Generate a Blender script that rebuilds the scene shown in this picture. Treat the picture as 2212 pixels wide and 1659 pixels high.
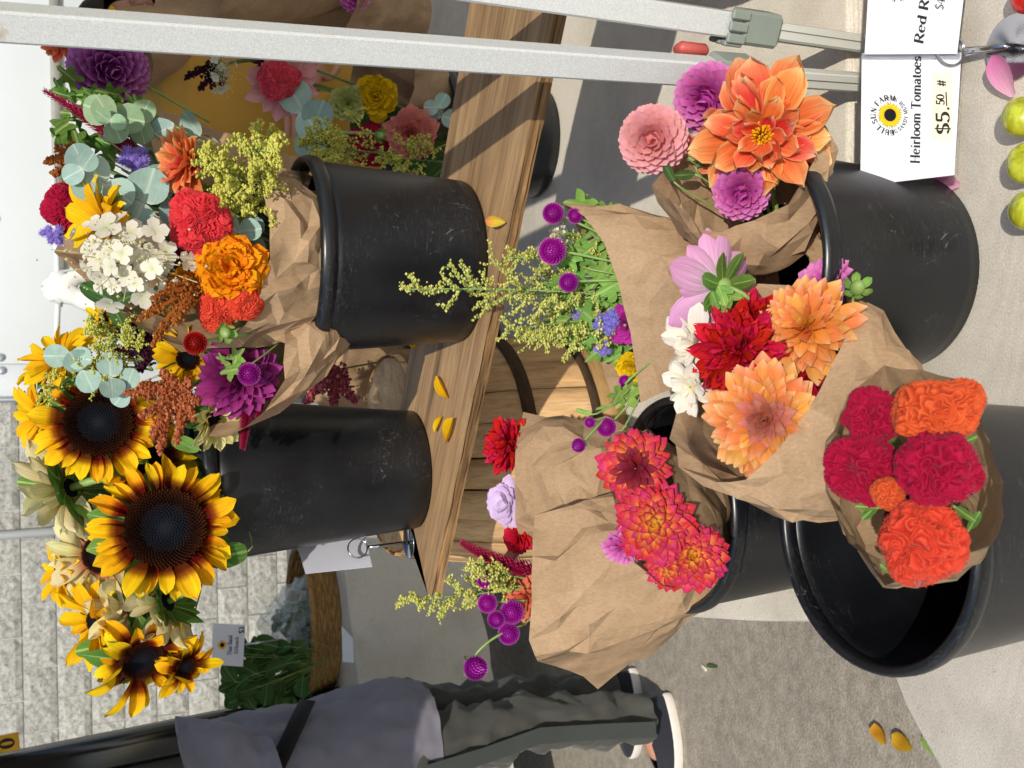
import bpy, math, random
import numpy as np
from mathutils import Vector, Matrix, noise as mnoise

random.seed(7)
for o in list(bpy.data.objects):
    bpy.data.objects.remove(o)
S = bpy.context.scene
COL = S.collection
R = math.radians

# ------------------------------------------------------------------ camera
CAM = Vector((0, 0, 1.663))
FPX, TILT, ROLL = 2345.9, R(23.433), R(1.047)      # focal length for a 2212 px long side
FW = Vector((0, math.cos(TILT), -math.sin(TILT)))
_u = Vector((0, math.sin(TILT), math.cos(TILT))); _r = Vector((1, 0, 0))
RI = math.cos(ROLL)*_r - math.sin(ROLL)*_u         # to the right of the upright picture
UP = math.sin(ROLL)*_r + math.cos(ROLL)*_u         # to its top
cd = bpy.data.cameras.new('camera')
co = bpy.data.objects.new('camera', cd); COL.objects.link(co)
cd.sensor_fit = 'HORIZONTAL'; cd.sensor_width = 36; cd.lens = 36*FPX/2212
cd.clip_start = .02; cd.clip_end = 500
cd.dof.use_dof = True; cd.dof.focus_distance = 1.3; cd.dof.aperture_fstop = 16
m = Matrix((-UP, RI, -FW)).transposed().to_4x4(); m.translation = CAM   # the phone was held sideways: picture-left is up
co.matrix_world = m
S.camera = co
S.render.resolution_x, S.render.resolution_y = 1024, 768

# ------------------------------------------------------------------ sky, sun, exposure
SUN_EL, SUN_AZ = R(40), R(92)                      # light travels towards azimuth SUN_AZ (x->y)
W = bpy.data.worlds.new('World'); S.world = W; W.use_nodes = True
nt = W.node_tree
sky = nt.nodes.new('ShaderNodeTexSky'); sky.sky_type = 'NISHITA'; sky.sun_disc = False
sky.sun_elevation = SUN_EL
sdir = Vector((-math.cos(SUN_AZ)*math.cos(SUN_EL), -math.sin(SUN_AZ)*math.cos(SUN_EL), math.sin(SUN_EL)))
sky.sun_rotation = math.atan2(sdir.x, sdir.y)
bg = nt.nodes['Background']; bg.inputs[1].default_value = .15
nt.links.new(sky.outputs[0], bg.inputs[0])
sl = bpy.data.lights.new('sun', 'SUN'); sl.energy = 3.3; sl.angle = R(.53); sl.color = (1, .94, .84)
so = bpy.data.objects.new('sun', sl); COL.objects.link(so)
so.rotation_euler = sdir.to_track_quat('Z', 'Y').to_euler(); so.location = (0, -3, 8)
S.view_settings.view_transform = 'Standard'; S.view_settings.look = 'None'
S.view_settings.gamma = 1; S.view_settings.exposure = 0.2
S.view_settings.use_curve_mapping = False

# ------------------------------------------------------------------ helpers
def ray(x, y):
    "direction through the photograph's point (x, y) on its 2212 x 1659 grid"
    return FW + RI*((829.5-y)/FPX) + UP*((1106-x)/FPX)
def P(x, y, Y):
    d = ray(x, y); return CAM + d*(Y/d.y)
def PZ(x, y, z):
    d = ray(x, y); return CAM + d*((z-CAM.z)/d.z)
def px(p, n):
    return n*(p-CAM).dot(FW)/FPX
def hexc(h, k=1.0):
    h = h.lstrip('#'); c = [int(h[i:i+2], 16)/255 for i in (0, 2, 4)]
    return tuple(k*(v/12.92 if v <= .04045 else ((v+.055)/1.055)**2.4) for v in c)+(1,)

def mesh(name, v, f, mat=None, attr=None, smooth=True, attr2=None):
    me = bpy.data.meshes.new(name)
    me.from_pydata([tuple(map(float, q)) for q in v], [], [tuple(map(int, q)) for q in f])
    if attr is not None:
        a = me.attributes.new('v', 'FLOAT', 'POINT'); a.data.foreach_set('value', np.asarray(attr, dtype=np.float32))
    if attr2 is not None:
        a = me.attributes.new('u', 'FLOAT', 'POINT'); a.data.foreach_set('value', np.asarray(attr2, dtype=np.float32))
    if smooth: me.polygons.foreach_set('use_smooth', [True]*len(me.polygons))
    if mat: me.materials.append(mat)
    me.update(); return me
def link(name, me, parent=None, M=None, world=False):
    o = bpy.data.objects.new(name, me); COL.objects.link(o)
    if parent is not None:
        o.parent = parent
        if world: o.matrix_parent_inverse = MW[parent.name].inverted()
    if M is not None: o.matrix_basis = M
    MW[o.name] = (MW[parent.name] @ o.matrix_basis) if (parent is not None and not world) else (M.copy() if M is not None else Matrix())
    return o
MW = {}
def tag(o, label=None, cat=None, group=None, kind=None):
    if label: o['label'] = label
    if cat: o['category'] = cat
    if group: o['group'] = group
    if kind: o['kind'] = kind
    return o
def empty(name, M, label, cat, group=None):
    o = bpy.data.objects.new(name, None); COL.objects.link(o)
    o.empty_display_size = .02
    if not isinstance(M, Matrix): M = Matrix.Translation(M)
    o.matrix_basis = M; MW[o.name] = M.copy()
    return tag(o, label, cat, group)
def frame(origin, z, roll=0.0, s=1.0):
    z = z.normalized(); a = Vector((0, 0, 1)) if abs(z.z) < .9 else Vector((1, 0, 0))
    x = a.cross(z).normalized(); y = z.cross(x)
    m = Matrix((x, y, z)).transposed().to_4x4() @ Matrix.Rotation(roll, 4, 'Z') @ Matrix.Scale(s, 4)
    m.translation = origin; return m

class MB:
    "collects simple pieces into one mesh"
    def __init__(s): s.v = []; s.f = []; s.a = []
    def add(s, v, f, a=0.0):
        n = len(s.v); s.v += [tuple(q) for q in v]; s.f += [tuple(i+n for i in q) for q in f]
        s.a += list(a) if hasattr(a, '__len__') else [a]*len(v)
    def box(s, c, h, M=None, a=0.0, bev=0.0):
        cx, cy, cz = c; hx, hy, hz = h
        if bev:
            pts = []
            for sz in (-1, 1):
                for (zx, inset) in ((0, 1),) : pass
            v = []; f = []
            b = bev
            rings = [(-hz, b), (-hz+b, 0), (hz-b, 0), (hz, b)]
            for (z, i) in rings:
                x, y = hx-i, hy-i; k = b if i == 0 else b*.4
                v += [(-x+k, -y, z), (x-k, -y, z), (x, -y+k, z), (x, y-k, z), (x-k, y, z), (-x+k, y, z), (-x, y-k, z), (-x, -y+k, z)]
            for r in range(3):
                for j in range(8):
                    f.append((r*8+j, r*8+(j+1) % 8, (r+1)*8+(j+1) % 8, (r+1)*8+j))
            f.append(tuple(range(7, -1, -1))); f.append(tuple(range(24, 32)))
            v = [(q[0]+cx, q[1]+cy, q[2]+cz) for q in v]
        else:
            v = [(cx+i*hx, cy+j*hy, cz+k*hz) for i in (-1, 1) for j in (-1, 1) for k in (-1, 1)]
            f = [(0, 1, 3, 2), (4, 6, 7, 5), (0, 4, 5, 1), (2, 3, 7, 6), (0, 2, 6, 4), (1, 5, 7, 3)]
        if M is not None: v = [tuple(M @ Vector(q)) for q in v]
        s.add(v, f, a); return s
    def tube(s, pts, rad, n=8, a=0.0, cap=True):
        pts = [Vector(p) for p in pts]; k = len(pts)
        rad = rad if hasattr(rad, '__len__') else [rad]*k
        v = []; f = []
        t = (pts[1]-pts[0]).normalized()
        ref = Vector((0, 0, 1)) if abs(t.z) < .9 else Vector((1, 0, 0))
        x = ref.cross(t).normalized()
        for i, p in enumerate(pts):
            t = (pts[min(i+1, k-1)]-pts[max(i-1, 0)]).normalized()
            x = (x-t*x.dot(t)).normalized(); y = t.cross(x)
            for j in range(n):
                q = 2*math.pi*j/n
                v.append(p+(x*math.cos(q)+y*math.sin(q))*rad[i])
        for i in range(k-1):
            for j in range(n):
                f.append((i*n+j, i*n+(j+1) % n, (i+1)*n+(j+1) % n, (i+1)*n+j))
        if cap: f.append(tuple(range(n-1, -1, -1))); f.append(tuple((k-1)*n+j for j in range(n)))
        s.add(v, f, a); return s
    def lathe(s, prof, n=48, c=(0, 0, 0), a=0.0):
        v = []; f = []; k = len(prof)
        for (r, z) in prof:
            for j in range(n):
                q = 2*math.pi*j/n; v.append((c[0]+r*math.cos(q), c[1]+r*math.sin(q), c[2]+z))
        for i in range(k-1):
            for j in range(n):
                f.append((i*n+j, i*n+(j+1) % n, (i+1)*n+(j+1) % n, (i+1)*n+j))
        s.add(v, f, a); return s
    def octa(s, c, r, a=0.0):
        x, y, z = c
        s.add([(x+r, y, z), (x-r, y, z), (x, y+r, z), (x, y-r, z), (x, y, z+r), (x, y, z-r)],
              [(0, 2, 4), (2, 1, 4), (1, 3, 4), (3, 0, 4), (2, 0, 5), (1, 2, 5), (3, 1, 5), (0, 3, 5)], a)
    def build(s, name, mat, parent=None, M=None, world=False, smooth=True):
        return link(name, mesh(name, s.v, s.f, mat, s.a, smooth), parent, M, world)
def ball_v(c, r, n=8, k=6, sq=(1, 1, 1)):
    v = []; f = []
    for i in range(k+1):
        a = math.pi*i/k
        for j in range(n):
            q = 2*math.pi*j/n
            v.append((c[0]+sq[0]*r*math.sin(a)*math.cos(q), c[1]+sq[1]*r*math.sin(a)*math.sin(q), c[2]+sq[2]*r*math.cos(a)))
    for i in range(k):
        for j in range(n):
            f.append((i*n+j, (i+1)*n+j, (i+1)*n+(j+1) % n, i*n+(j+1) % n))
    return v, f
def bez(p0, p1, p2, n=8):
    return [p0*(1-t)**2+p1*2*t*(1-t)+p2*t*t for t in [i/(n-1) for i in range(n)]]

# ------------------------------------------------------------------ materials
class NT:
    def __init__(s, name):
        s.m = bpy.data.materials.new(name); s.m.use_nodes = True; s.t = s.m.node_tree
        s.b = s.t.nodes['Principled BSDF']; s.out = s.t.nodes['Material Output']
    def n(s, typ, **kw):
        q = s.t.nodes.new('ShaderNode'+typ)
        for k, v in kw.items():
            if k.startswith('i_'):
                key = k[2:]; key = int(key) if key.isdigit() else key.replace('_', ' ')
                q.inputs[key].default_value = v
            else: setattr(q, k, v)
        return q
    def l(s, a, b): s.t.links.new(a, b)
    def ramp(s, stops, fac=None, interp='LINEAR'):
        q = s.n('ValToRGB'); cr = q.color_ramp; cr.interpolation = interp
        while len(cr.elements) < len(stops): cr.elements.new(.5)
        for e, (p, c) in zip(cr.elements, stops):
            e.position = p; e.color = c if hasattr(c, '__len__') else (c, c, c, 1)
        if fac is not None: s.l(fac, q.inputs[0])
        return q
    def noise(s, scale, detail=4, rough=.55, vec=None, dist=0):
        q = s.n('TexNoise'); q.inputs['Scale'].default_value = scale; q.inputs['Detail'].default_value = detail
        q.inputs['Roughness'].default_value = rough; q.inputs['Distortion'].default_value = dist
        if vec is not None: s.l(vec, q.inputs['Vector'])
        return q
    def coord(s, scale=(1, 1, 1), which='Object'):
        tc = s.n('TexCoord'); mp = s.n('Mapping'); mp.inputs['Scale'].default_value = scale
        s.l(tc.outputs[which], mp.inputs['Vector']); return mp.outputs[0]
    def mix(s, fac, a, b, mode='MIX'):
        q = s.n('MixRGB', blend_type=mode)
        for i, v in enumerate((fac, a, b)):
            if hasattr(v, 'links') or isinstance(v, bpy.types.NodeSocket): s.l(v, q.inputs[i])
            elif hasattr(v, '__len__'): q.inputs[i].default_value = v
            else: q.inputs[i].default_value = v if i == 0 else (v, v, v, 1)
        return q.outputs[0]
    def bump(s, h, strength=.3, dist=.002):
        q = s.n('Bump'); q.inputs['Strength'].default_value = strength; q.inputs['Distance'].default_value = dist
        s.l(h, q.inputs['Height']); s.l(q.outputs[0], s.b.inputs['Normal']); return q
    def rough(s, v): s.b.inputs['Roughness'].default_value = v
    def color(s, c):
        if isinstance(c, bpy.types.NodeSocket): s.l(c, s.b.inputs['Base Color'])
        else: s.b.inputs['Base Color'].default_value = c

def petal_mat(name, stops, vein=.25, var=.14, hue=.012, rough=.55, trans=.25, edge=None, spec=.06, mid=None, sheen=0):
    t = NT(name)
    at = t.n('Attribute', attribute_name='v'); au = t.n('Attribute', attribute_name='u')
    rp = t.ramp([(p, hexc(c) if isinstance(c, str) else c) for p, c in stops], at.outputs['Fac'])
    col = rp.outputs[0]
    if edge:
        ab = t.n('Math', operation='ABSOLUTE'); t.l(au.outputs['Fac'], ab.inputs[0])
        er = t.ramp([(.7, 0.0), (1.0, .85)], ab.outputs[0])
        col = t.mix(er.outputs[0], col, hexc(edge))
    if mid:
        ab = t.n('Math', operation='ABSOLUTE'); t.l(au.outputs['Fac'], ab.inputs[0])
        er = t.ramp([(.03, .8), (.09, 0.0)], ab.outputs[0]); col = t.mix(er.outputs[0], col, hexc(mid))
    cb = t.n('CombineXYZ'); ml = t.n('Math', operation='MULTIPLY', i_1=9.0); t.l(au.outputs['Fac'], ml.inputs[0])
    oi = t.n('ObjectInfo'); t.l(ml.outputs[0], cb.inputs[0]); t.l(at.outputs['Fac'], cb.inputs[1])
    mr = t.n('Math', operation='MULTIPLY', i_1=37.0); t.l(oi.outputs['Random'], mr.inputs[0]); t.l(mr.outputs[0], cb.inputs[2])
    nz = t.noise(1.2, 3, .6, cb.outputs[0])
    vr = t.ramp([(.3, 1-vein), (.7, 1+vein*.35)], nz.outputs[0])
    col = t.mix(1.0, col, vr.outputs[0], 'MULTIPLY')
    hs = t.n('HueSaturation')
    m1 = t.n('MapRange', i_3=.5-hue, i_4=.5+hue); t.l(oi.outputs['Random'], m1.inputs[0]); t.l(m1.outputs[0], hs.inputs['Hue'])
    m2 = t.n('Math', operation='FRACT'); t.l(mr.outputs[0], m2.inputs[0])
    m3 = t.n('MapRange', i_3=1-var, i_4=1+var*.5); t.l(m2.outputs[0], m3.inputs[0]); t.l(m3.outputs[0], hs.inputs['Value'])
    t.l(col, hs.inputs['Color']); col = hs.outputs[0]
    t.color(col); t.rough(max(.65, rough))
    t.b.inputs['Specular IOR Level'].default_value = spec
    t.bump(nz.outputs[0], .4, .0014)
    if sheen: t.b.inputs['Sheen Weight'].default_value = sheen; t.b.inputs['Sheen Roughness'].default_value = .35; t.b.inputs['Sheen Tint'].default_value = (1, .8, .8, 1)
    if trans:
        tr = t.n('BsdfTranslucent'); t.l(col, tr.inputs[0]); mx = t.n('MixShader'); mx.inputs[0].default_value = trans
        t.l(t.b.outputs[0], mx.inputs[1]); t.l(tr.outputs[0], mx.inputs[2]); t.l(mx.outputs[0], t.out.inputs[0])
    return t.m
def plain(name, c, rough=.6, var=.12, scale=30, bump=0, metal=0, spec=.5, detail=4, bd=.002):
    t = NT(name); c = hexc(c) if isinstance(c, str) else c
    nz = t.noise(scale, detail, .6, t.coord())
    d = tuple(v*(1-var) for v in c[:3])+(1,); l = tuple(min(1, v*(1+var)) for v in c[:3])+(1,)
    rp = t.ramp([(.3, d), (.7, l)], nz.outputs[0]); t.color(rp.outputs[0]); t.rough(rough)
    t.b.inputs['Metallic'].default_value = metal; t.b.inputs['Specular IOR Level'].default_value = spec
    if bump: t.bump(nz.outputs[0], bump, bd)
    return t.m

def m_paper():
    t = NT('kraft_paper'); c = t.coord()
    f1 = t.noise(9, 5, .6, c); f2 = t.noise(420, 2, .7, t.coord((1, 1, .35)))
    a = t.ramp([(.3, hexc('#a98a69')), (.72, hexc('#be9f7c'))], f1.outputs[0]).outputs[0]
    b = t.ramp([(.25, .82), (.75, 1.1)], f2.outputs[0]).outputs[0]
    col = t.mix(1.0, a, b, 'MULTIPLY'); t.color(col); t.rough(.72); t.b.inputs['Specular IOR Level'].default_value = .25
    wn = t.noise(6, 3, .55, c); wc = t.mix(.16, c, wn.outputs[1])
    v1 = t.n('TexVoronoi'); v1.inputs['Scale'].default_value = 13; t.l(wc, v1.inputs['Vector'])
    v2 = t.n('TexVoronoi'); v2.inputs['Scale'].default_value = 38; t.l(wc, v2.inputs['Vector'])
    mk = t.ramp([(.38, .25), (.62, 1.0)], t.noise(8, 2, .5, c).outputs[0]).outputs[0]
    hh = t.mix(1.0, t.mix(.22, v1.outputs[0], v2.outputs[0]), mk, 'MULTIPLY')
    b1 = t.bump(hh, 1.0, .019)
    b2 = t.n('Bump'); b2.inputs['Strength'].default_value = .2; b2.inputs['Distance'].default_value = .0008; t.l(f2.outputs[0], b2.inputs['Height']); t.l(b1.outputs[0], b2.inputs['Normal']); t.l(b2.outputs[0], t.b.inputs['Normal'])
    tr = t.n('BsdfTranslucent'); t.l(col, tr.inputs[0]); mx = t.n('MixShader'); mx.inputs[0].default_value = .2
    t.l(t.b.outputs[0], mx.inputs[1]); t.l(tr.outputs[0], mx.inputs[2]); t.l(mx.outputs[0], t.out.inputs[0])
    return t.m
def m_plastic():
    t = NT('black_bucket_plastic'); c = t.coord()
    n1 = t.noise(6, 4, .6, c); sc = t.noise(60, 3, .8, t.coord((1, 1, 6)), 1.5)
    dust = t.ramp([(.35, hexc('#101114')), (.75, hexc('#1e2023'))], n1.outputs[0]).outputs[0]
    scr = t.ramp([(.56, 0.0), (.66, .22)], sc.outputs[0]).outputs[0]
    s2 = t.ramp([(.61, 0.0), (.655, .32)], t.noise(26, 6, .85, t.coord((1, 1, .5)), 3.0).outputs[0]).outputs[0]
    msk = t.ramp([(.46, 0.0), (.58, 1.0)], t.noise(9, 2, .5, c).outputs[0]).outputs[0]
    s2 = t.mix(1.0, s2, msk, 'MULTIPLY')
    t.color(t.mix(s2, t.mix(t.mix(1.0, scr, msk, 'MULTIPLY'), dust, (.16, .16, .16, 1)), (.34, .34, .33, 1)))
    rr = t.ramp([(.3, .27), (.7, .44)], n1.outputs[0]); t.l(rr.outputs[0], t.b.inputs['Roughness'])
    t.b.inputs['Specular IOR Level'].default_value = .45
    t.bump(t.noise(180, 2, .5, c).outputs[0], .05, .0008)
    return t.m
def m_canvas(name='canvas_cloth', base='#f0e7d6', stain='#ac9e86', s=1.0):
    t = NT(name); c = t.coord()
    w1 = t.n('TexWave', wave_type='BANDS', bands_direction='X'); w1.inputs['Scale'].default_value = 230; w1.inputs['Distortion'].default_value = 1.5
    w2 = t.n('TexWave', wave_type='BANDS', bands_direction='Y'); w2.inputs['Scale'].default_value = 230; w2.inputs['Distortion'].default_value = 1.5
    t.l(c, w1.inputs[0]); t.l(c, w2.inputs[0])
    n1 = t.noise(5, 5, .65, c); n2 = t.noise(95, 4, .75, c); n3 = t.noise(420, 2, .7, c)
    a = t.ramp([(.3, hexc(stain)), (.55, hexc(base)), (.8, tuple(min(1, v*1.08) for v in hexc(base)))], n1.outputs[0]).outputs[0]
    a = t.mix(.4, hexc(base), a)
    sp = t.ramp([(.66, 0.0), (.72, .7)], n2.outputs[0]).outputs[0]
    a = t.mix(sp, a, hexc('#9c9282'))
    g = t.ramp([(.3, .78), (.7, 1.08)], n3.outputs[0]).outputs[0]
    t.color(t.mix(1.0, a, g, 'MULTIPLY')); t.rough(.9); t.b.inputs['Specular IOR Level'].default_value = .15
    h = t.mix(.5, w1.outputs[1], w2.outputs[1]); h = t.mix(.5, h, n2.outputs[0])
    wr = t.noise(7, 3, .5, t.coord((1, .45, 1)), .8); b0 = t.bump(wr.outputs[0], .5, .02)
    b2 = t.n('Bump'); b2.inputs['Strength'].default_value = .8*s; b2.inputs['Distance'].default_value = .002; t.l(h, b2.inputs['Height']); t.l(b0.outputs[0], b2.inputs['Normal']); t.l(b2.outputs[0], t.b.inputs['Normal'])
    return t.m
def m_wood(name, dark, mid, light, sx=(2.2, 40, 40), rough=.75, bump=.3):
    t = NT(name); c = t.coord(sx)
    n1 = t.noise(1.0, 6, .62, c, .6); n2 = t.noise(5.5, 4, .7, c, .2); n3 = t.noise(3, 3, .5, t.coord())
    a = t.ramp([(.28, hexc(dark)), (.5, hexc(mid)), (.72, hexc(light))], n1.outputs[0]).outputs[0]
    g = t.ramp([(.34, .62), (.55, 1.04)], n2.outputs[0]).outputs[0]
    a = t.mix(.75, a, t.mix(1.0, a, g, 'MULTIPLY'))
    w = t.ramp([(.3, .85), (.7, 1.1)], n3.outputs[0]).outputs[0]
    t.color(t.mix(1.0, a, w, 'MULTIPLY')); t.rough(rough); t.bump(n2.outputs[0], bump, .0015)
    t.b.inputs['Specular IOR Level'].default_value = .25
    return t.m
PAPER = m_paper(); PLASTIC = m_plastic(); CANVAS = m_canvas()
STEM = plain('green_stem', '#7f9a52', .55, .2, 60)
STEMD = plain('dark_green_stem', '#56703a', .55, .2, 60)
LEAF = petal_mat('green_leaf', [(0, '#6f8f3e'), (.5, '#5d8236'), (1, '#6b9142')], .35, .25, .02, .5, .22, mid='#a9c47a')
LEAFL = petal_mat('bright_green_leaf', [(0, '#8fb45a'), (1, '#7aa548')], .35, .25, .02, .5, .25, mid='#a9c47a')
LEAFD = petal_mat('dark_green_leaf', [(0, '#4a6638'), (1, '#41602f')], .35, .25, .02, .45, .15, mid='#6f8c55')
EUCA = petal_mat('eucalyptus_leaf', [(0, '#cbd8c8'), (.12, '#a5bfb4'), (1, '#98b5ab')], .1, .28, .02, .55, .15, mid='#c4d3c4')
EUCAG = petal_mat('young_eucalyptus_leaf', [(0, '#c9d6b4'), (.15, '#9fb994'), (1, '#94b086')], .1, .22, .02, .55, .2, mid='#c2d2ae')
METALW = None
# ================================================================== setting
def m_asphalt():
    t = NT('asphalt'); c = t.coord()
    n1 = t.noise(2.2, 5, .6, c); n2 = t.noise(160, 3, .8, c); n3 = t.noise(28, 5, .7, c)
    vo = t.n('TexVoronoi'); vo.inputs['Scale'].default_value = 170; t.l(c, vo.inputs['Vector'])
    a = t.ramp([(.3, hexc('#8f877a')), (.7, hexc('#a69d8e'))], n1.outputs[0]).outputs[0]
    g = t.ramp([(.25, .55), (.5, 1.0), (.78, 1.45)], n2.outputs[0]).outputs[0]
    b = t.ramp([(.35, .72), (.65, 1.1)], n3.outputs[0]).outputs[0]
    a = t.mix(1.0, t.mix(1.0, a, g, 'MULTIPLY'), b, 'MULTIPLY'); t.color(a); t.rough(.9)
    t.bump(t.mix(.5, n2.outputs[0], vo.outputs[0]), .6, .004); return t.m
g = MB(); g.add([(-60, -60, 0), (60, -60, 0), (60, 60, 0), (-60, 60, 0)], [(0, 1, 2, 3)])
tag(g.build('ground', m_asphalt()), 'worn grey asphalt ground', None, None, 'structure')

# ---- split-face block wall far behind
def m_block():
    t = NT('split_face_block'); c = t.coord()
    oi = t.n('ObjectInfo'); cb = t.n('CombineXYZ'); t.l(oi.outputs['Random'], cb.inputs[0])
    ad = t.n('VectorMath', operation='ADD'); sc = t.n('VectorMath', operation='SCALE'); sc.inputs['Scale'].default_value = 40
    t.l(cb.outputs[0], sc.inputs[0]); t.l(c, ad.inputs[0]); t.l(sc.outputs[0], ad.inputs[1]); v = ad.outputs[0]
    n1 = t.noise(38, 6, .7, v); n2 = t.noise(7, 3, .5, v)
    a = t.ramp([(.32, hexc('#7f7e77')), (.5, hexc('#adaba2')), (.68, hexc('#c6c4bb'))], n1.outputs[0]).outputs[0]
    b = t.ramp([(.3, .88), (.7, 1.06)], n2.outputs[0]).outputs[0]
    m3 = t.n('MapRange', i_3=.9, i_4=1.06); t.l(oi.outputs['Random'], m3.inputs[0])
    t.color(t.mix(1.0, t.mix(1.0, a, b, 'MULTIPLY'), m3.outputs[0], 'MULTIPLY')); t.rough(.95)
    t.bump(n1.outputs[0], .9, .012); return t.m
BLOCK = m_block(); MORTAR = plain('mortar', '#b4b2aa', .95, .1, 25)
WY = 7.5
wall = empty('block_wall', Vector((-1.6, WY, 0)), 'pale grey split face concrete block wall far behind the stalls', 'wall')
mb = MB(); mb.box((-1.6, WY+.108, 1.5), (4.0, .1, 1.5)); mb.build('mortar_core', MORTAR, wall, None, True)
bm = []
for k in range(6):
    rr = random.Random(k); nx, nz_ = 9, 5; v = []; f = []
    for i in range(nz_+1):
        for j in range(nx+1):
            x = -.1965+.393*j/nx; z = -.0965+.193*i/nz_
            e = (j in (0, nx)) or (i in (0, nz_))
            v.append((x, -.010-(0 if e else .006+.012*rr.random()), z))
    for i in range(nz_):
        for j in range(nx): f.append((i*(nx+1)+j, i*(nx+1)+j+1, (i+1)*(nx+1)+j+1, (i+1)*(nx+1)+j))
    n = len(v); v += [(-.1965, .04, -.0965), (.1965, .04, -.0965), (.1965, .04, .0965), (-.1965, .04, .0965)]
    c0, c1, c2, c3 = 0, nx, (nz_+1)*(nx+1)-1, nz_*(nx+1)
    f += [(n, n+1, c1, c0), (n+1, n+2, c2, c1), (n+2, n+3, c3, c2), (n+3, n, c0, c3)]
    bm.append(mesh('block', v, f, BLOCK, smooth=False))
for r_ in range(12):
    for c_ in range(16):
        x = -4.4+.4*c_+(.2 if r_ % 2 else 0)+.06; z = .1+.2*r_
        link('block', random.choice(bm), wall, Matrix.Translation(Vector((x+1.6, 0.01, z))))
# downpipe on the wall
p0 = P(0, 1152, WY-.1); p1 = P(140, 1143, WY-.1)
mb = MB(); mb.tube([(p0.x-.03, WY-.1, 3), (p0.x-.01, WY-.1, 1.6), (p0.x, WY-.1, 0.0)], .028, 10)
dp = mb.build('downpipe', plain('grey_pipe_paint', '#9a9b98', .5, .05, 8))
tag(dp, 'grey downpipe running down the block wall', 'pipe')

# ---- white box trailer
TW = plain('white_trailer_paint', '#cdd1d0', .38, .03, 1.5)
TRIM = plain('trailer_trim', '#8d8b80', .5, .12, 12)
tl = P(40, 855, 5.4); ang = R(11)
TX = Matrix.Translation(Vector((tl.x, 5.4, 0))) @ Matrix.Rotation(ang, 4, 'Z')
tr = empty('white_trailer', TX, 'white panelled box trailer with round bolts behind the bouquets', 'trailer')
xs = [0, .15, 3.5]
for i in range(2):
    mb = MB(); w = (xs[i+1]-xs[i])/2-.0015
    mb.box(((xs[i]+xs[i+1])/2, .04, 1.75), (w, .03, 1.2), None, 0, .004); mb.build('side_panel', TW, tr)
mb = MB(); mb.box((1.75, .12, 1.75), (1.75, .045, 1.2)); mb.build('body', TW, tr)
mb = MB(); mb.box((2.05, -.005, 1.575), (1.45, .016, .022), None, 0, .004); mb.build('rub_rail', TRIM, tr)
bv, bf = ball_v((0, 0, 0), .02, 12, 6, (1, .45, 1)); bmesh_ = mesh('bolt', bv, bf, plain('bolt_metal', '#b3bcc2', .3, .1, 30, 0, .6))
for (bx_, z) in ((.12, 1.825), (.18, 1.83), (.84, 1.845), (1.66, 1.86), (2.48, 1.86), (.12, 1.1), (.18, 1.1), (.84, 1.1), (1.66, 1.1)):
    link('bolt', bmesh_, tr, Matrix.Translation(Vector((bx_, .008, z))))
for (cx, zz) in ((.8, .33), (2.7, .33)):
    prof = [(0, -.09), (.2, -.09), (.31, -.07), (.33, 0), (.31, .07), (.2, .09), (0, .09)]
    mb = MB(); mb.lathe(prof, 28); mb.build('wheel', PLASTIC, tr, Matrix.Translation(Vector((cx, .24, zz))) @ Matrix.Rotation(R(90), 4, 'X'))
# thin rail with a tied white cloth
pa = P(118, 745, 5.0); pb = P(126, 640, 5.0); pc = P(130, 560, 5.0)
mb = MB(); mb.tube([pa-Vector((.1, 0, .0)), pb, pc+Vector((.4, 0, .02))], .012, 8); rod = mb.build('awning_rod', plain('white_metal_rod', '#d7d9d8', .4, .05, 10))
tag(rod, 'thin white metal rod standing off the trailer side', 'rod')
q0 = P(128, 622, 4.95); mb = MB()
rr = random.Random(4)
for k in range(5):
    d = Vector((rr.uniform(-.10, .10), rr.uniform(-.03, .03), -.25-.3*rr.random()))
    pts = bez(q0, q0+Vector((d.x*1.4, d.y, -.1)), q0+d, 9); mb.tube(pts, [.045, .05, .035, .04, .045, .05, .045, .04, .015], 9)
v, f = ball_v(q0, .06, 10, 8, (1.2, .8, 1)); mb.add([(a+.012*rr.uniform(-1, 1), b, c+.012*rr.uniform(-1, 1)) for a, b, c in v], f)
kc = mb.build('tied_cloth', plain('white_sheet', '#e3e2da', .85, .1, 14, .4))
tag(kc, 'white cloth knotted round the thin rod beside the trailer', 'cloth')

# ---- black vehicle edge with yellow plate, far left
BLK = plain('glossy_black_paint', '#0b0c0d', .18, .1, 8)
bx = P(0, 1583, 3.6); bx2 = P(420, 1553, 3.6)
dirv = Vector((bx2.x-bx.x, 0, bx2.z-bx.z)).normalized()
lean = math.atan2(dirv.x, -dirv.z)
bm_ = Matrix.Translation(Vector((bx2.x, 3.6, bx2.z))) @ Matrix.Rotation(lean, 4, 'Y')
cab = empty('black_cabinet', Matrix.Translation(Vector((bx2.x-.3, 3.8, 0))), 'tall glossy black cabinet with a small yellow plate behind the walking person', 'cabinet')
mb = MB(); mb.box((-.05, .02, .1), (.05, .04, 1.0), bm_, 0, .012); mb.build('door_post', BLK, cab, None, True)
mb = MB(); mb.box((-.145, .05, .1), (.04, .045, 1.0), bm_, 0, .01); mb.build('door_seal', plain('black_rubber', '#161717', .5, .1, 8), cab, None, True)
mb = MB(); mb.box((-.45, .3, .1), (.26, .26, 1.02), bm_, 0, .02); mb.build('body', plain('dark_panel', '#2b2a28', .4, .1, 5), cab, None, True)
yp = P(14, 1612, 3.54)
YEL = plain('yellow_plate', '#e6b422', .5, .05, 20); INK = plain('black_ink', '#111111', .6, .05, 20)
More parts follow.
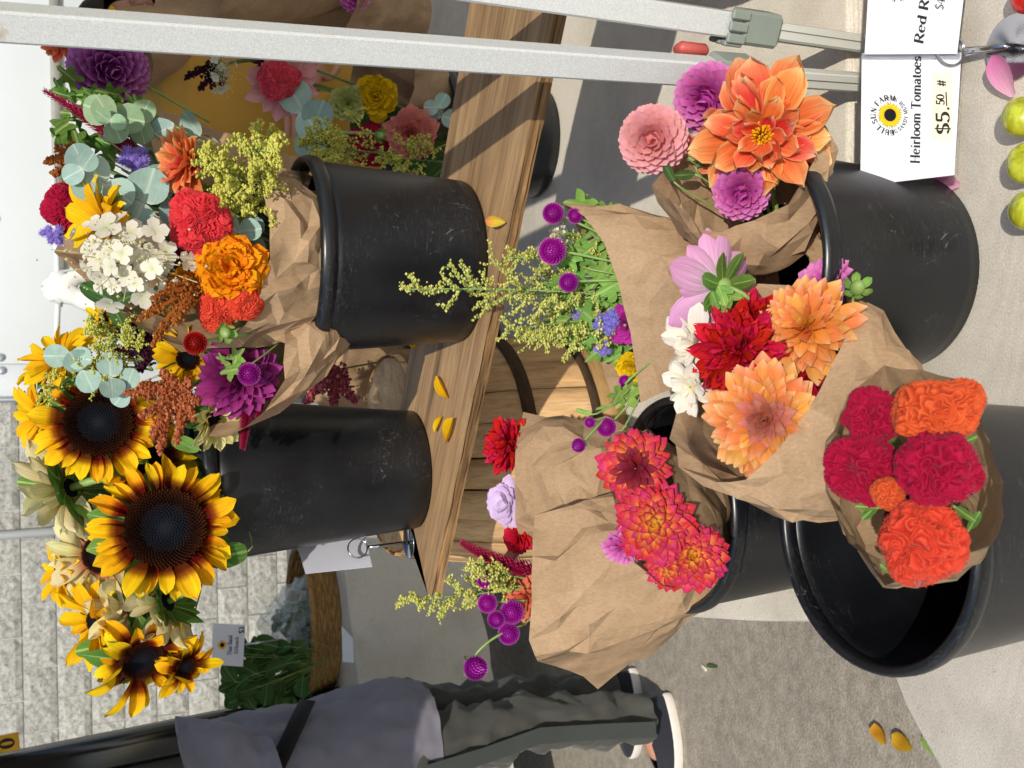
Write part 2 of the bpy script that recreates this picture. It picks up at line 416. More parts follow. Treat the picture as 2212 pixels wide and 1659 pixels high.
mb = MB(); mb.box((0, 0, 0), (.026, .004, .034), Matrix.Translation(Vector((yp.x, 3.572, yp.z))) @ Matrix.Rotation(lean, 4, 'Y'), 0, .002)
mb.build('yellow_plate', YEL, cab, None, True)
YPL = (Vector((yp.x, 3.572, yp.z)), lean)

# ---- the tables
WOODT = plain('table_board', '#9b9184', .7, .1, 10)
def table(name, label, poly, z=.75, drop=.16, seed=0, legs=(), mat=None, sag=.0, cx=None, wav=.012):
    "a cloth over a table: polygon top, rounded edge, wavy hanging hem"
    rr = random.Random(seed); n = len(poly); pts = []
    for i in range(n):                                    # round corners, resample
        a, b = Vector(poly[i]), Vector(poly[(i+1) % n]); L = (b-a).length; k = max(2, int(L/.03))
        for j in range(k): pts.append(a.lerp(b, j/k))
    for _ in range(3): pts = [(pts[i-1]+pts[i]*2+pts[(i+1) % len(pts)])/4 for i in range(len(pts))]
    N = len(pts); cen = sum(pts, Vector((0, 0)))/N
    root = empty(name, Vector((cen.x, cen.y, 0)), label, 'table')
    rings = []; offs = [(-.006, 0), (-.002, -.0012), (0, -.006), (.002, -.02), (.004, -.06), (.008, -.11), (.01, -drop)]
    nrm = []
    for i in range(N):
        t = (pts[(i+1) % N]-pts[i-1]).normalized(); nrm.append(Vector((t.y, -t.x)))
    v = []; f = []
    for (o_, dz) in offs:
        for i in range(N):
            w = wav*math.sin(i*.55+seed)*(-dz/drop)+.6*wav*math.sin(i*.21+2*seed)*(-dz/drop)
            p = pts[i]+nrm[i]*(o_+max(w, -.004))
            h = z+dz+(.012*math.sin(i*.13+seed) if dz == -drop else 0)
            v.append((p.x, p.y, h))
    for r_ in range(len(offs)-1):
        for i in range(N): f.append((r_*N+i, (r_+1)*N+i, (r_+1)*N+(i+1) % N, r_*N+(i+1) % N))
    f.append(tuple(range(N)))
    link('tablecloth', mesh('tablecloth', v, f, mat or CANVAS), root, None, True)
    mb = MB(); q = [(cen.lerp(p, .97)) for p in pts]
    vv = [(p.x, p.y, z-.006) for p in q]+[(p.x, p.y, z-.03) for p in q]
    ff = [tuple(range(N)), tuple(range(2*N-1, N-1, -1))]+[(i, N+i, N+(i+1) % N, (i+1) % N) for i in range(N)]
    mb.add(vv, ff); mb.build('table_top', WOODT, root, None, True)
    for (lx, ly) in legs:
        mb = MB(); mb.box((lx, ly, (z-.03)/2), (.016, .016, (z-.03)/2)); mb.build('leg', BLK, root, None, True)
    return root
table('display_table', 'canvas covered table holding the plank and the basket',
      [(-.318, 1.14), (-.29, 1.115), (.30, 1.055), (.70, 1.05), (1.5, 1.05), (1.5, 2.62), (-.40, 2.62), (-.385, 1.55)], .75, .15, 1, [(-.2, 1.3), (1.35, 1.2), (-.25, 2.5), (1.35, 2.5)])
table('front_table', 'canvas covered table in front holding the tomatoes and the big bucket',
      [(1.5, .30), (1.5, .985), (.30, .985), (-.05, 1.01), (-.36, 1.005), (-.43, .935), (-.62, .75), (-.62, .30)], .75, .15, 2, [(1.4, .4), (1.4, .9), (-.4, .45), (-.3, .9)])

# ---- the plank
A0 = Vector((.9, .79)); D = Vector((-.8470, .5316)); Nn = Vector((.5316, .8470))
def pl(s, w, z): q = A0+D*s+Nn*w; return (q.x, q.y, z)
PLK = m_wood('plywood_face', '#6b533a', '#9a7b58', '#bb9a70', (2.0, 34, 34))
PLE = m_wood('plywood_edge', '#4a3421', '#8b6a45', '#b48c5e', (3, 60, 60), .85, .6)
ploff = 1.147-(A0.x*Nn.x+A0.y*Nn.y)
s_end = ((Vector((-.315, 1.565))-A0).dot(D))
plank = empty('plank', Vector((*pl(.7, ploff+.13, 1.111)[:2], 1.111)), 'rough plywood plank with splintered edge raised across the baskets', 'plank')
Mpl = Matrix(((D.x, Nn.x, 0, 0), (D.y, Nn.y, 0, 0), (0, 0, 1, 0), (0, 0, 0, 1))); Mpl.translation = Vector((A0.x+Nn.x*ploff, A0.y+Nn.y*ploff, 0))
rr = random.Random(11)
for k in range(4):
    z0, z1 = 1.111+.0055*k, 1.111+.0055*(k+1)-.0002
    top = (k == 3); ns = 60; v = []; f = []
    for side in range(2):
        for i in range(ns+1):
            s = -.35+(s_end+.35)*i/ns; jig = rr.uniform(0, .0035)+(.0 if k in (1, 3) else .002)
            w = (jig if side == 0 else .258-jig); e = 0
            if i == ns: e = -.004*rr.random()-(.11 if side == 1 else 0)
            for z in (z0, z1): v.append((s+e, w, z))
    o_ = 2*(ns+1)
    for i in range(ns):
        a = 2*i; f += [(a+1, a+3, o_+a+3, o_+a+1), (a, o_+a, o_+a+2, a+2), (a, a+2, a+3, a+1), (o_+a, o_+a+1, o_+a+3, o_+a+2)]
    a = 2*ns; f += [(a, o_+a, o_+a+1, a+1), (0, 1, o_+1, o_)]
    link('ply', mesh('ply', v, f, PLK if top else PLE, smooth=False), plank, MW[plank.name].inverted() @ Mpl)

# ---- the bushel baskets (upside down, carrying the plank)
SLAT = m_wood('basket_slat_wood', '#b98c5c', '#d8ae7a', '#e6c496', (30, 30, 2.5), .7, .3)
HOOP = m_wood('basket_hoop_wood', '#33261b', '#4b3826', '#604a33', (6, 6, 30), .8, .3)
HOOPL = m_wood('basket_rim_wood', '#7d5f3b', '#9b7a4d', '#b28f5e', (6, 6, 30), .8, .3)
def basket(c, label, r0=.205, r1=.172, h=.358):
    b = empty('bushel_basket', Vector((c[0], c[1], .7535)), label, 'basket')
    n = 22; rr = random.Random(5)
    def rad(t): return r0+(r1-r0)*t+.012*math.sin(math.pi*t)
    for k in range(n):
        a = 2*math.pi*k/n; wd = .975+.02*rr.random(); v = []; f = []
        if k % 7 == 2: wd = .92
        for i in range(8):
            t = i/7
            for j in range(4):
                q = a+(j/3-.5)*2*math.pi/n*wd*(1-.04*abs(t-.5)); ro = rad(t)+.0015*(k % 2)
                for d in (0, -.0025): v.append(((ro+d)*math.cos(q), (ro+d)*math.sin(q), h*t))
        for i in range(7):
            for j in range(3):
                x = (i*4+j)*2; y = x+8; f += [(x, x+2, y+2, y), (x+1, y+1, y+3, x+3)]
            x = i*8; f += [(x, x+8, x+9, x+1), (x+6, x+7, x+15, x+14)]
        link('slat', mesh('slat', v, f, SLAT), b)
    for (t0, t1, off, m_) in ((.0, .12, .005, HOOPL), (.13, .17, .006, HOOP), (.46, .52, .006, HOOP), (.90, .97, .004, HOOPL)):
        mb = MB(); mb.lathe([(rad(t0)+.0008, h*t0), (rad(t0)+off, h*t0), (rad(t1)+off, h*t1), (rad(t1)+.0008, h*t1)], 56); mb.build('hoop', m_, b)
    mb = MB(); mb.lathe([(0, h-.012), (r1-.004, h-.012), (r1-.004, h-.002), (0, h-.002)], 40); mb.build('bottom_board', SLAT, b)
    return b
basket((-.118, 1.815), 'upturned wooden bushel basket of split slats under the plank beneath the sunflower bucket')
basket((.74, 1.02), 'upturned wooden bushel basket carrying the end of the plank past the tent legs')

# ---- buckets
def bucket(c, z, label, r=.13, k=.855, h=.223, name='flower_bucket', group='black plastic flower buckets'):
    b = empty(name, Vector((c[0], c[1], z)), label, 'bucket', group)
    rb = r*k*.985; rt = r-.006; t = .0025
    mb = MB(); n = 12
    prof = [(0, .004), (rb*.75, .002), (rb*.9, 0), (rb, .006)]+[(rb+(rt-rb)*i/n, .006+(h-.012-.006)*i/n) for i in range(1, n+1)]
    prof += [(rt-t+(rb-rt)*i/n, h-.012-(h-.018)*i/n) for i in range(0, n+1)]+[(0, .0075)]
    mb.lathe(prof, 72); mb.build('body', PLASTIC, b)
    mb = MB(); mb.lathe([(rt-.0035, h-.016), (rt+.0008, h-.021), (r-.001, h-.019), (r, h-.014), (r-.0004, h-.006), (r-.0025, h-.001), (r-.006, h), (rt-.004, h-.003), (rt-.0045, h-.012), (rt-.0035, h-.016)], 72)
    mb.build('rim', PLASTIC, b)
    return b
BM = (.169, 1.394); BF = (-.142, .784); BR = (.120, .960); BL = (-.148, 1.120); BS = (-.130, 1.610); BB1 = (.478, 1.955); BB2 = (.075, 2.26)
PT = 1.1332; TT = .7505
bucket(BM, PT, 'black bucket of mixed bouquets on the bare end of the plank, goldenrod before it')
bucket(BS, PT, 'tall black bucket of sunflowers standing on the plank', .125, .74, .335)
bucket(BF, TT, 'wide black bucket half empty inside, holding the crimson and orange cockscombs')
bucket(BR, TT, 'black bucket beside the tomato sign, big orange dahlia above its rim')
bucket(BL, TT, 'black bucket holding the red and yellow dahlias in paper')
bucket(BB1, TT, 'shaded black bucket behind the plank under the salmon dahlia')
bucket(BB2, TT, 'black bucket behind the plank holding the pink amaranth')

# ---- tent legs
def m_leg():
    t = NT('white_enamel'); c = t.coord(); n1 = t.noise(900, 2, .6, c); n2 = t.noise(14, 5, .7, c); n3 = t.noise(5, 4, .7, t.coord((1, 1, .25)))
    a = t.ramp([(.35, hexc('#b4b6b2')), (.7, hexc('#cfd1ce'))], n1.outputs[0]).outputs[0]
    d = t.ramp([(.54, 0.0), (.64, .8)], n2.outputs[0]).outputs[0]
    d2 = t.ramp([(.48, 0.0), (.58, 1.0)], n3.outputs[0]).outputs[0]
    a = t.mix(t.mix(1.0, d, d2, 'MULTIPLY'), a, hexc('#a89a80')); t.color(a); t.rough(.42)
    t.bump(n1.outputs[0], .15, .0006); return t.m
def m_rust():
    t = NT('rusting_white_steel'); c = t.coord(); n2 = t.noise(45, 5, .7, c); n3 = t.noise(9, 3, .6, c)
    d = t.ramp([(.56, 0.0), (.66, .9)], n2.outputs[0]).outputs[0]; e = t.ramp([(.45, 0.0), (.6, 1.0)], n3.outputs[0]).outputs[0]
    t.color(t.mix(t.mix(1.0, d, e, 'MULTIPLY'), hexc('#c9c9be'), hexc('#9a6a33'))); t.rough(.45); return t.m
LEGW = m_leg(); LEGR = m_rust(); LEGG = plain('grey_green_plastic', '#848c82', .5, .06, 20); REDP = plain('red_plastic', '#b5524a', .45, .08, 30)
def tent_leg(root, base, top, zc, rot, w=.0140, red=True):
    "square tube, plastic collar, thinner rusty inner tube down to the foot"
    ax = (top-base).normalized(); M = frame(base, ax); M = M @ Matrix.Rotation(rot, 4, 'Z'); L = (top-base).length
    sc = (zc-base.z)/ax.z
    def part(nm, mb, mat): mb.build(nm, mat, root, MW[root.name].inverted() @ M, smooth=False)
    mb = MB(); mb.box((0, 0, (sc+L)/2), (w, w, (L-sc)/2), None, 0, .0022); part('upper_tube', mb, LEGW)
    mb = MB(); mb.box((0, 0, sc-.012), (w+.005, w+.005, .026), None, 0, .004); col_ = mb.build('collar', LEGG, root, MW[root.name].inverted() @ M, smooth=False)
    mb = MB()
    for k in (-1, 0, 1): mb.box((k*.013, -w-.0055, sc+.022), (.0052, .003, .012), None, 0, .0015); 
    for k in (-1, 0, 1): mb.box((w+.0055, k*.013, sc+.022), (.003, .0052, .012), None, 0, .0015)
    mb.build('collar_teeth', LEGG, col_, None, False, False)
    mb = MB(); mb.box((0, 0, (sc-.038)/2), (w-.004, w-.004, (sc-.038)/2), None, 0, .003)
    mb.box((-.007, -w+.003, sc/2), (.0035, .0016, sc/2-.03)); mb.box((w-.003, .006, sc/2), (.0016, .003, sc/2-.03)); part('inner_tube', mb, LEGR)
    mb = MB(); mb.box((0, 0, .004), (.04, .04, .004), None, 0, .002); part('foot_plate', mb, LEGR)
    if red:
        mb = MB(); mb.box((0, w+.012, sc+.03), (.008, .008, .022), Matrix.Rotation(R(12), 4, 'X'), 0, .004); part('release_lever', mb, REDP)
LY = 1.022
aT = P(0, 48, LY); aB = P(1830, 176, LY); dA = (aT-aB)/(aT.z-aB.z); baseA = aB-dA*aB.z; topA = baseA+dA*2.02
tentA = empty('canopy_tent', Vector((baseA.x, baseA.y, 0)), 'white market tent whose leg crosses in front of the plank', 'tent')
tent_leg(tentA, baseA, topA, P(1560, 155, LY).z, R(-36), red=False)
mbx = MB(); q = P(1493, 108, LY+.02); mbx.box((q.x, q.y, q.z), (.007, .010, .02), None, 0, .004); mbx.build('release_lever', REDP, tentA, None, True)
bT = P(1180, -5, LY+.012); bB = P(1850, 92, LY+.012); dB = (bT-bB)/(bT.z-bB.z); baseB = bB-dB*bB.z; topB = baseB+dB*2.02
legB = empty('tent_leg', Vector((baseB.x, baseB.y, 0)), 'second white tent leg with rusty inner tube standing close beside the first', 'tent leg')
tent_leg(legB, baseB, topB, P(1610, 30, LY+.012).z, R(-26), red=False)
CANVW = plain('white_tent_canvas', '#d9d9d4', .8, .04, 4)
def canopy(root, a, b, c, d, z=2.02, rise=.9):
    "four eave corners (x, y), a valance and a pyramid roof"
    cor = [Vector((q[0], q[1], z)) for q in (a, b, c, d)]; apex = sum(cor, Vector())/4+Vector((0, 0, rise))
    mb = MB(); v = [tuple(q) for q in cor]+[tuple(apex)]; mb.add(v, [(0, 1, 4), (1, 2, 4), (2, 3, 4), (3, 0, 4)])
    v = [tuple(q) for q in cor]+[tuple(q-Vector((0, 0, .2))) for q in cor]; mb.add(v, [(i, (i+1) % 4, (i+1) % 4+4, i+4) for i in range(4)])
    mb.build('canopy', CANVW, root, None, True, False)
canopy(tentA, (.36, .72), (3.3, .9), (4.1, 3.9), (1.10, 3.95), 2.07)
for (lx, ly) in ((1.215, 3.9), (4.0, 3.8), (3.2, 1.0)):
    mb = MB(); mb.box((lx, ly, 1.03), (.017, .017, 1.03)); mb.build('leg', LEGW, tentA, None, True)
tentShade = empty('canopy_tent', Vector((-2, 3, 0)), 'unseen white market tent added to shade the herb table by the block wall', 'tent')
canopy(tentShade, (-4.2, 1.2), (-.46, 1.2), (-.42, 4.6), (-3.6, 4.6), 2.2)  # tent out of view, added for its shade on the herb table and walker
for (lx, ly) in ((-1.75, 1.3), (-4.1, 1.3), (-3.5, 4.5)):
    mb = MB(); mb.box((lx, ly, 1.1), (.017, .017, 1.1)); mb.build('leg', LEGW, tentShade, None, True)

# ---- herb table behind
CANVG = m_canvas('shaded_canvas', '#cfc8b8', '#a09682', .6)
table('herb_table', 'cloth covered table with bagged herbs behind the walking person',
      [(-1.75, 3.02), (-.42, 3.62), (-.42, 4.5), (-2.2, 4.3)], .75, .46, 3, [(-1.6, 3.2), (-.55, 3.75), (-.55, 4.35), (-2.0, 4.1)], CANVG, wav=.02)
# ================================================================== flower making
TPL = {}
def petal_mesh(key, mat, W=.3, cup=.2, curl=.3, q=.5, p=.6, neck=.12, roll=0, ruf=0, rfreq=3, notch=0, nl=6, nw=4, seed=0):
    "unit length petal along +x, upper face +z; v runs base to tip, u across"
    rr = random.Random(seed*31+hash_(key)); v = []; a = []; u = []; f = []
    tm = p/(p+q); mx = tm**p*(1-tm)**q; x = z = 0.0; px_ = 0
    cj = curl*(1+rr.uniform(-.7, .7)); tw = rr.uniform(-.25, .25); ph = rr.uniform(0, 6)
    for i in range(nl+1):
        t = i/nl
        th = cj*(t**1.2)
        if i: x += math.cos(th)/nl; z += math.sin(th)/nl
        tt = min(t, .985); w = max(neck*(1-t)*W*2, W*(tt**p*(1-tt)**q)/mx) if t < 1 else W*.08
        for j in range(nw+1):
            s = 2*j/nw-1
            if roll:
                fi = s*roll; yy = w*math.sin(fi)/math.sin(min(roll, 1.57)); nn = w*(1-math.cos(fi))*.9
            else: yy = w*s; nn = cup*w*(s*s)*1.0
            nn += ruf*math.sin(rfreq*3.1*s+ph+5*t)*t+tw*s*w*t
            xx = x-(notch*(1-abs(s)) if i == nl else 0)
            v.append((xx-nn*math.sin(th), yy, z+nn*math.cos(th))); a.append(t); u.append(s)
    for i in range(nl):
        for j in range(nw):
            k = i*(nw+1)+j; f.append((k, k+nw+1, k+nw+2, k+1))
    return mesh('petal', v, f, mat, a, True, u)
def hash_(k): return sum(ord(c)*(i+1) for i, c in enumerate(str(k))) % 99991
def petals(key, mat, nvar=4, **kw):
    k = (key, mat.name)
    if k not in TPL: TPL[k] = [petal_mesh(key, mat, seed=i, **kw) for i in range(nvar)]
    return TPL[k]
def face(x, y, fu=0, fv=0):
    if fu >= 50: return (ray(x, y).normalized()*(fv)+RI*(fu-100)+UP*1.0).normalized()     # back turned to the camera
    return (-(ray(x, y).normalized())+RI*fu+UP*fv).normalized()
def pmat(fi, al, rb, zb, s, sw=1.0, tw=0.0):
    ca, sa, cf, sf = math.cos(al), math.sin(al), math.cos(fi), math.sin(fi)
    rad = Vector((cf, sf, 0)); A = Vector((0, 0, 1))
    X = rad*sa+A*ca; Z = A*sa-rad*ca; Yv = Z.cross(X)
    m = Matrix((X, Yv, Z)).transposed().to_4x4() @ Matrix.Rotation(tw, 4, 'X') @ Matrix.Diagonal((s, s*sw, s, 1))
    m.translation = rad*rb+A*zb; return m
def stem_to(root, head, back, tgt, r, mat=STEM):
    p = [head, head+back*.03, tgt]
    mb = MB(); mb.tube(bez(head, head+back*((tgt-head).length*.45), tgt, 8), [r*.9]*7+[r], 7)
    mb.build('stem', mat, root, None, True)
GA = math.pi*(3-math.sqrt(5))

def head(kind, x, y, Y, rpx, label, fu=0, fv=0, roll=None):
    c = P(x, y, Y); n = face(x, y, fu, fv); r = px(c, rpx); cat = {'sunflower': 'sunflower'}.get(kind, 'flower')
    rr = random.Random(int(x*13+y*7))
    M = frame(c, n, rr.uniform(0, 6.28) if roll is None else roll)
    return empty(kind, M, label, 'flower' if kind not in ('leaf_sprig',) else 'leaves'), c, n, r, rr

def dahlia(kind, x, y, Y, rpx, label, mat, key, n=80, a0=4, a1=96, pw=.8, lo=.35, dome=.22, fu=0, fv=0, base=None, jit=.12, ctr=None, sep=True, rbk=.12, sw=(1, 1), stemr=.0028, sepk=1.0, **pk):
    root, c, nv, r, rr = head(kind, x, y, Y, rpx, label, fu, fv)
    tp = petals(key, mat, 5, **pk); tc = petals(key+'c', ctr, 4, **pk) if ctr else tp
    for i in range(n):
        t = math.sqrt((i+.6)/n); al = R(a0+(a1-a0)*t**pw)+rr.gauss(0, jit*.5)
        s = r*(lo+(1-lo)*t)*(1+rr.uniform(-jit, jit)); fi = i*GA+rr.gauss(0, .06)
        m = pmat(fi, al, rbk*r*t, dome*r*(1-t*t)-.1*r, s, sw[0]+(sw[1]-sw[0])*t, rr.gauss(0, jit*1.2))
        link('petal', rr.choice(tc if (ctr and t < .5) else tp), root, m)
    if sep:
        ts = petals('sepal', LEAF, 3, W=.22, curl=-.2)
        for i in range(7): link('sepal', rr.choice(ts), root, pmat(i*.9, R(112 if sepk == 1 else 96), .05*r, -.14*r, r*.42*sepk))
        v, f = ball_v((0, 0, -.14*r), .17*r, 10, 6, (1, 1, .7)); link('calyx', mesh('calyx', v, f, STEM), root)
    if base is not None: stem_to(root, c-nv*.12*r, -nv, base, stemr)
    return root
def balldahlia(kind, x, y, Y, rpx, label, mat, key, n=110, amax=125, fu=0, fv=0, base=None, lo=.3, **pk):
    root, c, nv, r, rr = head(kind, x, y, Y, rpx, label, fu, fv)
    tp = petals(key, mat, 5, **pk)
    for i in range(n):
        t = (i+.6)/n; ct = 1-(1-math.cos(R(amax)))*t; al = math.acos(ct)
        k = .4+.6*min(1, al/R(50)); s = r*(.34+.28*k)*rr.uniform(.92, 1.08)
        d = (r-s*.92); fi = i*GA
        link('petal', rr.choice(tp), root, pmat(fi, al+rr.gauss(0, .05), d*math.sin(al), d*math.cos(al)-.25*r, s, .75+.25*k))
    v, f = ball_v((0, 0, -.3*r), .5*r, 14, 8); link('core', mesh('core', v, f, mat, [0.1]*len(v)), root)
    if base is not None: stem_to(root, c-nv*.6*r, -nv, base, .0026)
    return root
def sunflower(x, y, Y, rpx, dpx, label, mat, fu=0, fv=0, base=None, n=21, a=(80, 92), discm=None, droop=0, jit=.14, skip=None, kind='sunflower'):
    root, c, nv, r, rr = head(kind, x, y, Y, rpx, label, fu, fv, .3)
    rd = r*dpx/rpx; tp = petals('sunp'+str(droop), mat, 9, W=.205, cup=.5, curl=-.25-droop, q=.6, p=.8, neck=.3, ruf=.045)
    for k in range(2):
        for i in range(n):
            fi = 2*math.pi*(i+.5*k)/n+rr.gauss(0, .075)
            if skip and rr.random() < skip: continue
            s = (r-rd*.80)*1.1*(1-.06*k)*rr.uniform(1-jit*1.9, 1+jit*.8)
            link('petal', rr.choice(tp), root, pmat(fi, R(a[k])+rr.gauss(0, jit), rd*.86, -.02*r-.03*r*k, s, rr.uniform(.75, 1.25), rr.gauss(0, .38)))
    mb = MB(); N = 620
    for i in range(N):
        t = math.sqrt((i+.5)/N); q = i*GA; b = rd*(.042 if t < .62 else .05)
        z = rd*(.10*(1-(t-.55)**2*2.2)) if t < .96 else 0.02*rd
        cx, cy = rd*.98*t*math.cos(q), rd*.98*t*math.sin(q); h = b*(.7 if t < .62 else 1.9+rr.random())
        o = (cx*(1+.06*t), cy*(1+.06*t), z+h)
        mb.add([(cx+b*math.cos(k*1.5708+q), cy+b*math.sin(k*1.5708+q), z) for k in range(4)]+[o], [(0, 1, 4), (1, 2, 4), (2, 3, 4), (3, 0, 4)], [t]*5)
    o = mb.build('seed_head', discm or DISC, root, smooth=False); o['kind'] = 'stuff'
    v, f = ball_v((0, 0, -.03*rd), rd, 24, 8, (1, 1, .10)); link('disc_base', mesh('disc_base', v, f, DISC, [.3]*len(v)), root)
    ts = petals('bract', LEAF, 4, W=.24, curl=-.1, q=.9, cup=.2)
    for i in range(17): link('bract', rr.choice(ts), root, pmat(i*2*math.pi/17+rr.gauss(0, .1), R(113)+rr.gauss(0, .12), rd*.7, -.12*rd, r*.56*rr.uniform(.8, 1.35), 1.3))
    if base is not None: stem_to(root, c-nv*rd*.2, -nv, base, .006)
    return root
def meander(p, k, sd):
    q = p*k+Vector((sd*3.7, sd*1.3, sd*2.1)); wv = Vector((mnoise.noise(q*1.1), mnoise.noise(q*1.1+Vector((9, 2, 4))), mnoise.noise(q*1.1+Vector((3, 8, 1)))))*.55
    return abs(mnoise.noise(q+wv))
def cockscomb(x, y, Y, rpx, label, mat, fu=0, fv=0, base=None, sq=(1, 1, .8), k=5.0, sd=0, kind='cockscomb_flower', fuzz=3000):
    root, c, nv, r, rr = head(kind, x, y, Y, rpx, label, fu, fv, .0)
    nth, nph = 220, 100; v = []; f = []; a = []
    for i in range(nph+1):
        al = R(118)*i/nph
        for j in range(nth):
            q = 2*math.pi*j/nth; d = Vector((math.sin(al)*math.cos(q), math.sin(al)*math.sin(q), math.cos(al)))
            big = mnoise.noise(d*1.5+Vector((sd, 0, sd*2)))*.22
            wv = Vector((mnoise.noise(d*3+Vector((sd, 1, 0))), mnoise.noise(d*3+Vector((5, sd, 2))), mnoise.noise(d*3+Vector((9, 4, sd)))))*.28
            h = .5+.5*math.sin(k*6.2*mnoise.noise((d+wv)*1.55+Vector((sd*2.3, sd, 3)))+1.5*mnoise.noise(d*5+Vector((sd, 2, 2))))
            rad = r*(.80+big+.13*h**.75+.025*mnoise.noise(d*17+Vector((sd, 0, 0))))
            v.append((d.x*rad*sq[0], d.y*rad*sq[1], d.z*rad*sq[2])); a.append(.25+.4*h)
    for i in range(nph):
        for j in range(nth): f.append((i*nth+j, (i+1)*nth+j, (i+1)*nth+(j+1) % nth, i*nth+(j+1) % nth))
    mb = MB(); mb.v = v; mb.f = f; mb.a = a
    o = link('comb', mesh('comb', v, f, mat, a), root)
    fz = MB(); N = len(v)
    for _ in range(fuzz):
        i = rr.randrange(nth, N); p = Vector(v[i]); 
        if a[i] < .48: continue
        d = (p.normalized()+Vector((rr.gauss(0, .35), rr.gauss(0, .35), rr.gauss(0, .35)))).normalized()
        e = d.cross(Vector((rr.random(), rr.random(), .3))).normalized()*r*.010
        fz.add([p-e, p+e, p+d*r*rr.uniform(.03, .06)], [(0, 1, 2)], [.5, .5, 1.0])
    q = fz.build('fuzz', mat, root, smooth=False); q['kind'] = 'stuff'
    if base is not None: stem_to(root, c-nv*.4*r, -nv, base, .005, STEM)
    return root
def gomphrena(x, y, Y, rpx, label, mat, base=None, ctrl=None, fu=0, fv=0, kind='globe_amaranth', leaves=True):
    root, c, nv, r, rr = head(kind, x, y, Y, rpx, label, fu, fv)
    mb = MB(); N = 170
    for i in range(N):
        ct = 1-1.85*(i+.5)/N; st = math.sqrt(max(0, 1-ct*ct)); q = i*GA; d = Vector((st*math.cos(q), st*math.sin(q), ct))
        upv = (Vector((0, 0, 1))-d*ct); upv = upv.normalized() if upv.length > 1e-3 else Vector((1, 0, 0))
        s = d.cross(upv); p = d*r*.74; tip = d*r*1.14+upv*r*.2; w = r*.15
        mb.add([p-s*w-upv*r*.08, p+s*w-upv*r*.08, p+d*r*.2+s*w*.6, p+d*r*.2-s*w*.6, tip], [(0, 1, 2, 3), (3, 2, 4)], [0, 0, .5, .5, 1])
    v, f = ball_v((0, 0, 0), r*.8, 12, 8); mb.add(v, f, .05)
    mb.build('bracts', mat, root, smooth=False)
    if leaves:
        ts = petals('gleaf', LEAFL, 3, W=.35, curl=-.5)
        for i in range(2): link('leaf', rr.choice(ts), root, pmat(i*3.14+1, R(110), .1*r, -.85*r, r*1.0))
    if base is not None:
        mb = MB(); cc = ctrl if ctrl is not None else c-nv*r+(base-c)*.4
        mb.tube(bez(c-nv*r*.8, cc, base, 10), .0016, 6); mb.build('stem', STEM, root, None, True)
    return root
def ageratum(x, y, Y, rpx, label, mat, base=None, nh=7, fu=0, fv=0):
    root, c, nv, r, rr = head('floss_flower', x, y, Y, rpx, label, fu, fv)
    mb = MB()
    for h in range(nh):
        q = h*GA; t = math.sqrt((h+.4)/nh); o = Vector((t*r*.62*math.cos(q), t*r*.62*math.sin(q), r*.3*(1-t*t)+rr.uniform(-.1, .1)*r)); rh = r*rr.uniform(.34, .46)
        for i in range(95):
            ct = 1-1.5*(i+.5)/95; st = math.sqrt(max(0, 1-ct*ct)); a = i*GA; d = (Vector((st*math.cos(a), st*math.sin(a), ct))+Vector((rr.gauss(0, .15), rr.gauss(0, .15), rr.gauss(0, .15)))).normalized()
            e = d.cross(Vector((.3, rr.random(), .7))).normalized()*rh*.065
            p = o+d*rh*.35; mb.add([p-e, p+e, o+d*rh*rr.uniform(.85, 1.15)], [(0, 1, 2)], [.1, .1, 1])
        v, f = ball_v(o, rh*.55, 8, 6); mb.add(v, f, .2)
    mb.build('florets', mat, root, smooth=False)
    if base is not None: stem_to(root, c-nv*r*.3, -nv, base, .0018)
    return root
def plume(label, pts, mat, stemm, kind='artemisia_spray', nbr=16, blen=.06, ball=.0016, dens=1.0, spread=.8, seed=0, sub=True, spike=False, taper=True, catg='spray'):
    "a branching spray: stem polyline (base to tip), side branches with tiny beads"
    rr = random.Random(seed+hash_(label)); p = [Vector(q) for q in pts]
    path = bez(p[0], p[1], p[2], 24) if len(p) == 3 else p
    root = empty(kind, frame(path[0], path[-1]-path[0]), label, catg)
    ms = MB(); ms.tube(path, [.0016*(1-.7*i/len(path)) for i in range(len(path))], 5)
    mb = MB()
    def beads(a, b, r, n, sc=1.0):
        d = b-a
        for i in range(n):
            t = (i+rr.random())/n; q = a+d*t+Vector((rr.gauss(0, 1), rr.gauss(0, 1), rr.gauss(0, 1)))*r*(1.15 if spike else .9)*(1-.6*t if spike else 1)
            s = ball*rr.uniform(.7, 1.3)*sc; mb.octa(q, s, rr.random())
    n = len(path)
    for b in range(nbr):
        t = .12+.88*(b+.5*rr.random())/nbr; i = min(n-2, int(t*(n-1))); o = path[i].lerp(path[i+1], t*(n-1)-i)
        tg = (path[i+1]-path[i]).normalized(); sd = tg.cross(Vector((rr.gauss(0, 1), rr.gauss(0, 1), rr.gauss(0, 1)))).normalized()
        L = blen*((1.1-t) if taper else 1)*rr.uniform(.6, 1.25)+.008
        e = o+(tg*.75+sd*spread).normalized()*L
        ms.tube([o, o.lerp(e, .5)+tg*.003, e], [.0009, .0007, .0004], 4)
        nb = int(dens*L/(ball*1.25))+3
        beads(o.lerp(e, .15), e, ball*(1.0 if not spike else 2.3), nb)
        if sub:
            for k in range(4):
                q = o.lerp(e, .25+.2*k); d2 = ((e-o).normalized()*.7+Vector((rr.gauss(0, .6), rr.gauss(0, .6), rr.gauss(0, .6)))).normalized()*L*.33
                ms.tube([q, q+d2], [.0005, .0003], 3); beads(q, q+d2, ball*.9, int(nb*.35)+2)
    beads(path[int(n*.75)], path[-1], ball*1.6, int(26*dens))
    o = mb.build('blossoms', mat, root, None, True, smooth=False); o['kind'] = 'stuff'
    ms.build('stem', stemm, root, None, True); return root
